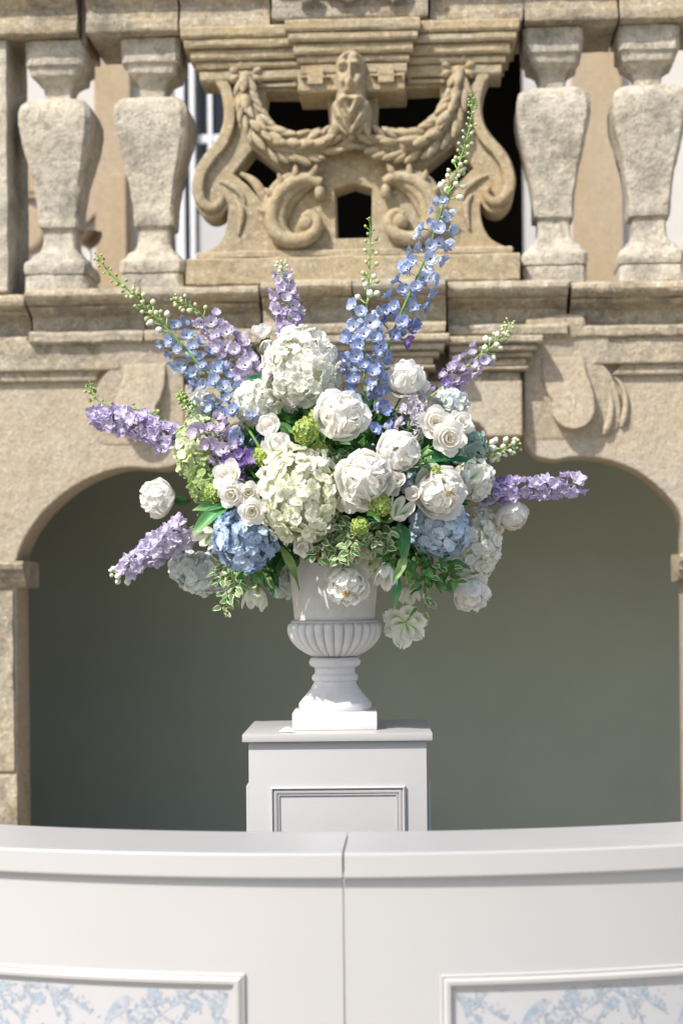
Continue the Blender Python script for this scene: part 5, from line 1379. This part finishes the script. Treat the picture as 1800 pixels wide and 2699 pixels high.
# ------------------------------------------------------------------ delphiniums, larkspur and stock
def spike(name, cat, group, label, path, sections, stem_mat='stem', rad=.0032, to_mouth=True, seed=0):
    """path from tip to foot in picture points with depth; sections (t0, t1, kind, colour, count, size in m, stand-off in m)"""
    pts = catmull([P(*p) for p in path], 10)
    L = [0]
    for a, b in zip(pts, pts[1:]): L.append(L[-1] + (b - a).length)
    T = L[-1]
    def at(t):
        s = t * T
        for i in range(len(L) - 1):
            if L[i + 1] >= s:
                k = (s - L[i]) / max(1e-9, L[i + 1] - L[i]); return pts[i].lerp(pts[i + 1], k), (pts[i] - pts[i + 1]).normalized()
        return pts[-1], (pts[-2] - pts[-1]).normalized()
    foot = pts[-1]
    root = empty(name, Matrix.Translation(foot), label=label, cat=cat, group=group)
    n = len(pts)
    sp_ = list(pts); rd = [rad * (.35 + .65 * i / (n - 1)) for i in range(n)]
    if to_mouth:
        e = MOUTH + Vector((rf.uniform(-.05, .05), rf.uniform(-.04, .04), -.05))
        ext = catmull([pts[-2], foot, (foot + e) / 2 + (pts[-1] - pts[-3]) * .5, e], 5)[6:]
        sp_ += ext; rd += [rad] * len(ext)
    v, f = sweep([p - foot for p in sp_], rd, 6)
    link('stem', mesh('stem', v, f, M[stem_mat], True), root)
    q = random.Random(seed); az = q.uniform(0, 6.28)
    cam_dir = scr(0, 0, 1)
    for (t0, t1, kind, colr, cnt, size, so) in sections:
        ms = floret_set(kind, colr)
        if kind == 'd': cnt = max(1, int(cnt * .90)); so *= .84; size *= .93
        if kind == 'l': cnt = max(1, int(cnt * .72)); size *= 1.14
        for i in range(cnt):
            t = t0 + (t1 - t0) * (i + q.uniform(.1, .9)) / cnt
            p, tg = at(t); az += 2.39996 + q.uniform(-.35, .35)
            x = tg.orthogonal().normalized(); y = tg.cross(x); rdv = x * math.cos(az) + y * math.sin(az)
            k = (i + .5) / cnt
            if kind == 'b':
                s = 1.75 * size * (.7 + .5 * k) * q.uniform(.8, 1.15); ax = (rdv + tg * q.uniform(.5, 1.1)).normalized()
                pos = p + ax * s * 1.45
                o = place('bud', ms[q.randrange(4)], root, foot, pos, ax, q.uniform(0, 6.28), s)
            else:
                s = size * q.uniform(.80, 1.14)
                rdv2 = (rdv + cam_dir * .25).normalized()
                pos = p + rdv2 * so * q.uniform(.85, 1.2) + tg * so * .25
                ax = jit(rdv2 * .8 + cam_dir * .35 + tg * .12, .32)
                place('floret', ms[q.randrange(4)], root, foot, pos, ax, q.uniform(0, 6.28), s)
    return root
DG, LG = 'delphinium spikes', 'larkspur spikes'
spike('delphinium', 'delphinium', DG, 'tallest blue delphinium, its bud tip reaching up over the carved panel',
      [(1244, 244, 4.62), (1240, 321, 4.62), (1206, 442, 4.61), (1170, 534, 4.60), (1128, 660, 4.59), (1074, 786, 4.58), (1038, 872, 4.58), (1005, 980, 4.58)],
      [(0, .06, 'b', 'bud_green', 12, .0040, 0), (.06, .30, 'b', 'bud', 26, .0066, 0), (.30, .385, 'b', 'bud_white', 9, .0105, 0), (.375, .50, 'd', 'd_skyblue', 8, .0165, .026), (.48, .68, 'd', 'd_skyblue', 18, .0205, .044), (.66, .86, 'd', 'd_blue', 18, .021, .050), (.80, .90, 'd', 'd_deep', 5, .021, .045), (.86, .90, 'd', 'd_violet', 2, .022, .045)], rad=.0045, seed=1)
spike('delphinium', 'delphinium', DG, 'blue delphinium with bare budded tip, left of the tallest one',
      [(974, 575, 4.56), (976, 650, 4.56), (972, 740, 4.55), (964, 850, 4.52), (960, 960, 4.48), (965, 1080, 4.44), (968, 1170, 4.42)],
      [(0, .12, 'b', 'bud_green', 9, .0048, 0), (.12, .30, 'b', 'bud', 11, .0070, 0), (.28, .40, 'b', 'bud_white', 6, .0120, 0), (.40, .56, 'd', 'd_skyblue', 15, .0195, .045), (.54, .80, 'd', 'd_blue', 30, .0205, .050), (.78, 1.0, 'd', 'd_deep', 13, .0215, .045)], seed=2)
spike('delphinium', 'delphinium', DG, 'long steel-blue delphinium leaning far out to the upper left',
      [(256, 672, 4.66), (290, 720, 4.65), (344, 769, 4.64), (413, 838, 4.62), (488, 918, 4.60), (551, 993, 4.57), (608, 1067, 4.52), (660, 1140, 4.47), (690, 1190, 4.45)],
      [(0, .05, 'b', 'bud_green', 8, .0045, 0), (.05, .24, 'b', 'bud_green', 18, .0062, 0), (.20, .36, 'b', 'bud', 17, .0088, 0), (.34, .42, 'b', 'bud_white', 5, .012, 0), (.40, .62, 'd', 'd_steel', 24, .0185, .044), (.60, .80, 'd', 'd_steel', 20, .0205, .046), (.78, .95, 'd', 'd_blue', 12, .022, .046)], rad=.0048, seed=3)
spike('delphinium', 'delphinium', DG, 'lilac delphinium behind the steel-blue one, upper left',
      [(459, 786, 4.72), (505, 809, 4.71), (551, 849, 4.70), (603, 912, 4.68), (649, 981, 4.66), (690, 1045, 4.64)],
      [(0, .12, 'b', 'bud', 9, .0065, 0), (.10, .28, 'b', 'bud', 7, .0082, 0), (.26, .50, 'd', 'd_lilac', 14, .0190, .028), (.48, .92, 'd', 'd_lilac', 28, .0215, .036)], rad=.004, seed=4)
spike('delphinium', 'delphinium', DG, 'mauve delphinium with violet foot in front of the lime hydrangea',
      [(474, 1040, 4.54), (505, 1085, 4.52), (550, 1130, 4.48), (590, 1180, 4.45), (640, 1222, 4.42), (668, 1250, 4.40)],
      [(0, .10, 'b', 'bud_green', 26, .0052, 0), (.06, .22, 'b', 'bud_green', 16, .0060, 0), (.40, .68, 'd', 'd_mauve', 22, .0185, .036), (.66, .78, 'd', 'd_mauve', 9, .0195, .034), (.80, 1.0, 'd', 'd_violet', 17, .0185, .030)], rad=.004, seed=5)
spike('larkspur', 'larkspur', LG, 'lavender larkspur lying out to the left, with a green bud stem curling above it',
      [(243, 1092, 4.66), (290, 1102, 4.65), (350, 1118, 4.64), (410, 1138, 4.62), (470, 1160, 4.60)],
      [(0, .25, 'l', 'l_lav', 10, .021, .016), (.15, 1.0, 'l', 'l_lav', 40, .0235, .027)], seed=6)
spike('larkspur', 'larkspur', LG, 'green budding larkspur tip curling up above the left lavender spike',
      [(235, 1012, 4.67), (250, 1048, 4.67), (300, 1074, 4.66), (370, 1080, 4.65), (436, 1108, 4.63), (480, 1150, 4.60)],
      [(0, .14, 'b', 'bud_green', 14, .0050, 0), (.14, .8, 'b', 'bud_green', 12, .0056, 0)], seed=7)
spike('larkspur', 'larkspur', LG, 'pale lilac larkspur reaching down to the lower left',
      [(303, 1520, 4.62), (340, 1494, 4.62), (400, 1455, 4.61), (450, 1420, 4.60), (505, 1390, 4.58)],
      [(0, .16, 'b', 'bud_white', 7, .0092, 0), (.10, .5, 'l', 'l_pale', 16, .020, .020), (.42, 1.0, 'l', 'l_pale', 30, .023, .030)], seed=8)
spike('larkspur', 'larkspur', LG, 'violet larkspur reaching straight out to the right',
      [(1530, 1278, 4.60), (1460, 1280, 4.60), (1400, 1284, 4.60), (1340, 1290, 4.60), (1275, 1305, 4.58)],
      [(0, .75, 'l', 'l_lav', 26, .0225, .020), (.68, 1.0, 'l', 'l_lav', 9, .0225, .022), (.8, 1.0, 'd', 'd_violet', 6, .0175, .026)], seed=9)
spike('delphinium', 'delphinium', DG, 'lilac delphinium with white buds leaning to the upper right',
      [(1344, 848, 4.68), (1318, 890, 4.68), (1290, 918, 4.67), (1244, 953, 4.66), (1190, 1000, 4.64), (1130, 1050, 4.60)],
      [(0, .20, 'b', 'bud', 18, .0064, 0), (.16, .42, 'b', 'bud_white', 13, .0092, 0), (.36, .68, 'd', 'd_lilac', 16, .0165, .028), (.62, .80, 'd', 'd_mauve', 10, .0175, .030), (.76, .9, 'd', 'd_violet', 4, .016, .03)], rad=.004, stem_mat='stem_pale', seed=10)
spike('delphinium', 'delphinium', DG, 'short white budded delphinium tip pointing right above the dark arch',
      [(1364, 1172, 4.60), (1335, 1182, 4.60), (1300, 1190, 4.59), (1250, 1198, 4.57)],
      [(0, .3, 'b', 'bud', 9, .0072, 0), (.2, .9, 'b', 'bud_white', 17, .0098, 0)], seed=11)
spike('delphinium', 'delphinium', DG, 'upright lavender delphinium at the top, left of the big white hydrangea',
      [(742, 690, 4.76), (748, 735, 4.76), (755, 790, 4.75), (762, 850, 4.74), (768, 930, 4.72)],
      [(0, .14, 'b', 'bud_white', 8, .0062, 0), (.10, .38, 'd', 'd_lilac', 11, .0160, .020), (.34, .60, 'd', 'd_lilac', 15, .0195, .032), (.56, .82, 'l', 'l_lav', 16, .0180, .026)], seed=12)
spike('stock', 'stock', 'stock', 'dusty pale lilac stock between the top right peony and the cream roses',
      [(1095, 1045, 4.52), (1088, 1075, 4.49), (1078, 1110, 4.46), (1068, 1150, 4.44)],
      [(0, .2, 'b', 'bud', 8, .0060, 0), (.1, .6, 'l', 'stock', 18, .0175, .026), (.5, 1.0, 'l', 'stock', 18, .0185, .032)], seed=13)

# ------------------------------------------------------------------ variegated pittosporum and other foliage
VL = [leaf_mesh('leaf', 'leaf_var', .030, .0088, .5, .15, .15, -.1, i, 4, 6) for i in range(3)] + [leaf_mesh('leaf', 'leaf_var_pale', .026, .0078, .5, .2, .2, -.1, i + 4, 4, 6) for i in range(2)]
EL = [leaf_mesh('leaf', 'leaf_mid', .034, .0095, .5, .15, .15, -.1, i + 9, 4, 6) for i in range(2)]
def sprig(path, n, label, meshes=VL, size=1.0, spread=1.0, stem_mat='stem_brown', seed=0):
    path = [(x, y, d - (.075 if seed < 7 else .03)) for x, y, d in path]
    pts = catmull([P(*p) for p in path], 8); base = pts[-1]
    root = empty('pittosporum_sprig', Matrix.Translation(base), label=label, cat='foliage sprig', group='variegated pittosporum sprigs')
    v, f = sweep([p - base for p in pts], .0014, 5); link('stem', mesh('stem', v, f, M[stem_mat], True), root)
    q = random.Random(seed + 77); az = 0
    for i in range(n):
        t = (i + .3) / n; k = min(len(pts) - 2, int(t * .85 * (len(pts) - 1))); p = pts[k]; tg = (pts[max(0, k - 1)] - pts[k + 1]).normalized()
        az += 2.39996; x = tg.orthogonal().normalized(); y = tg.cross(x); rd_ = x * math.cos(az) + y * math.sin(az)
        d_ = (rd_ * spread + tg * .55 + scr(0, 0, 1) * .25 + Vector((q.uniform(-.3, .3), q.uniform(-.3, .3), q.uniform(-.3, .3)))).normalized()
        side = p + rd_ * .010 * spread + Vector((q.uniform(-1, 1), q.uniform(-1, 1), q.uniform(-1, 1))) * .012 * spread
        add_leaf(root, base, side, d_, jit(scr(-.2, .6, 1), .5), q.choice(meshes), size * q.uniform(.75, 1.15))
    return root
SP = [([(850, 1452, 4.36), (862, 1420, 4.38), (880, 1380, 4.44)], 26, 'variegated sprig over the left part of the urn rim'),
      ([(835, 1478, 4.38), (845, 1450, 4.38), (862, 1410, 4.44)], 20, 'variegated sprig hanging onto the upper left of the urn body'),
      ([(928, 1448, 4.32), (926, 1415, 4.36), (915, 1375, 4.44)], 28, 'pale variegated sprig right above the urn peony'),
      ([(895, 1478, 4.34), (895, 1440, 4.36), (890, 1400, 4.42)], 22, 'variegated sprig between the urn peony stem and the urn rim'),
      ([(985, 1440, 4.36), (980, 1400, 4.38), (965, 1370, 4.44)], 24, 'variegated sprig below the small green viburnum'),
      ([(885, 1400, 4.36), (895, 1370, 4.38), (905, 1340, 4.44)], 22, 'variegated sprig at the right foot of the largest hydrangea'),
      ([(1020, 1440, 4.38), (1012, 1400, 4.40), (1000, 1370, 4.46)], 20, 'variegated sprig left of the broad hanging tulip leaf'),
      ([(1115, 1530, 4.42), (1105, 1490, 4.42), (1090, 1440, 4.48)], 24, 'green sprig under the sky blue hydrangea, right of the broad leaf'),
      ([(1150, 1545, 4.44), (1145, 1500, 4.44), (1130, 1450, 4.48)], 26, 'dense green sprig beside the stem of the lowest right peony'),
      ([(1122, 1606, 4.46), (1122, 1560, 4.46), (1126, 1510, 4.46)], 12, 'trailing sprig with a single pale hanging leaf, lower right'),
      ([(598, 1608, 4.56), (606, 1570, 4.56), (622, 1520, 4.56)], 16, 'pale variegated sprig hanging lowest on the left'),
      ([(625, 1560, 4.52), (620, 1530, 4.52), (625, 1490, 4.54)], 22, 'variegated sprig below the cornflower blue hydrangea'),
      ([(580, 1530, 4.54), (590, 1505, 4.54), (605, 1480, 4.56)], 20, 'variegated sprig right of the icy pale hydrangea'),
      ([(700, 1520, 4.54), (700, 1490, 4.54), (710, 1450, 4.56)], 20, 'green sprig left of the urn under the blue hydrangea'),
      ([(1040, 1495, 4.40), (1030, 1455, 4.40), (1015, 1410, 4.44)], 20, 'green sprig between the fringed cream tulip and the broad hanging leaf'),
      ([(1200, 1525, 4.46), (1182, 1492, 4.46), (1160, 1450, 4.50)], 20, 'green sprig under the right edge of the sky blue hydrangea'),
      ([(650, 1525, 4.48), (655, 1492, 4.48), (665, 1455, 4.50)], 22, 'green sprig directly below the cornflower blue hydrangea'),
      ([(892, 1232, 4.36), (880, 1200, 4.38), (868, 1170, 4.42)], 18, 'green sprig in the gap between the upper middle peony and the largest hydrangea'),
      ([(1100, 1235, 4.36), (1112, 1215, 4.38), (1100, 1190, 4.42)], 18, 'green sprig at the right side of the globe-like peony')]
for i, (pt_, n_, lab) in enumerate(SP): sprig(pt_, n_, lab, VL if i not in (7, 8, 13, 14, 15, 16, 17, 18) else VL[:1] + EL * 2, 1.0, 1.0, seed=i)
def broad(px0, px1, w_, mat, label, bend=.5, sd=0, tw=.2):
    a, b = P(*px0), P(*px1); L = (b - a).length * 1.05
    root = empty('leafy_stem', Matrix.Translation(a), label=label, cat='foliage')
    me = leaf_mesh('leaf', mat, L, w_, bend, .3, .2, .1, sd, 4, 12, tw)
    q = orient((b - a).normalized(), scr(.1, .5, 1)) @ Quaternion((1, 0, 0), bend * .5)
    link('leaf', me, root, Matrix.LocRotScale(Vector(), q, None))
    stem_to_mouth(root, a, a, (b - a).normalized(), .002, 'stem', .04)
broad((700, 1010, 4.55), (652, 998, 4.55), .016, 'leaf_emerald', 'dark serrated leaf between the big white hydrangea and the lilac delphinium', .5, 1)
broad((765, 1440, 4.50), (762, 1500, 4.48), .020, 'leaf_mid', 'broad green leaf hanging against the left of the urn rim', .4, 2)
broad((985, 1375, 4.40), (925, 1400, 4.36), .016, 'leaf_emerald', 'pointed emerald leaf under the lime viburnum', .5, 3)
broad((840, 1200, 4.48), (800, 1235, 4.44), .013, 'leaf_emerald', 'dark leaf above the largest hydrangea', .5, 4)
broad((870, 1210, 4.46), (872, 1160, 4.46), .009, 'leaf_tulip_pale', 'upright pale tulip leaf under the upper middle peony', .3, 5)
broad((1100, 1230, 4.42), (1130, 1175, 4.40), .013, 'leaf_mid', 'green leaf right of the globe-like peony', .4, 6)
broad((1190, 1480, 4.46), (1238, 1500, 4.44), .009, 'leaf_emerald', 'narrow leaf on the stem of the lowest right peony', .4, 7)
broad((700, 1500, 4.52), (720, 1570, 4.5), .014, 'leaf_emerald', 'dark leaf hanging left of the urn beside the parrot tulip', .4, 8)
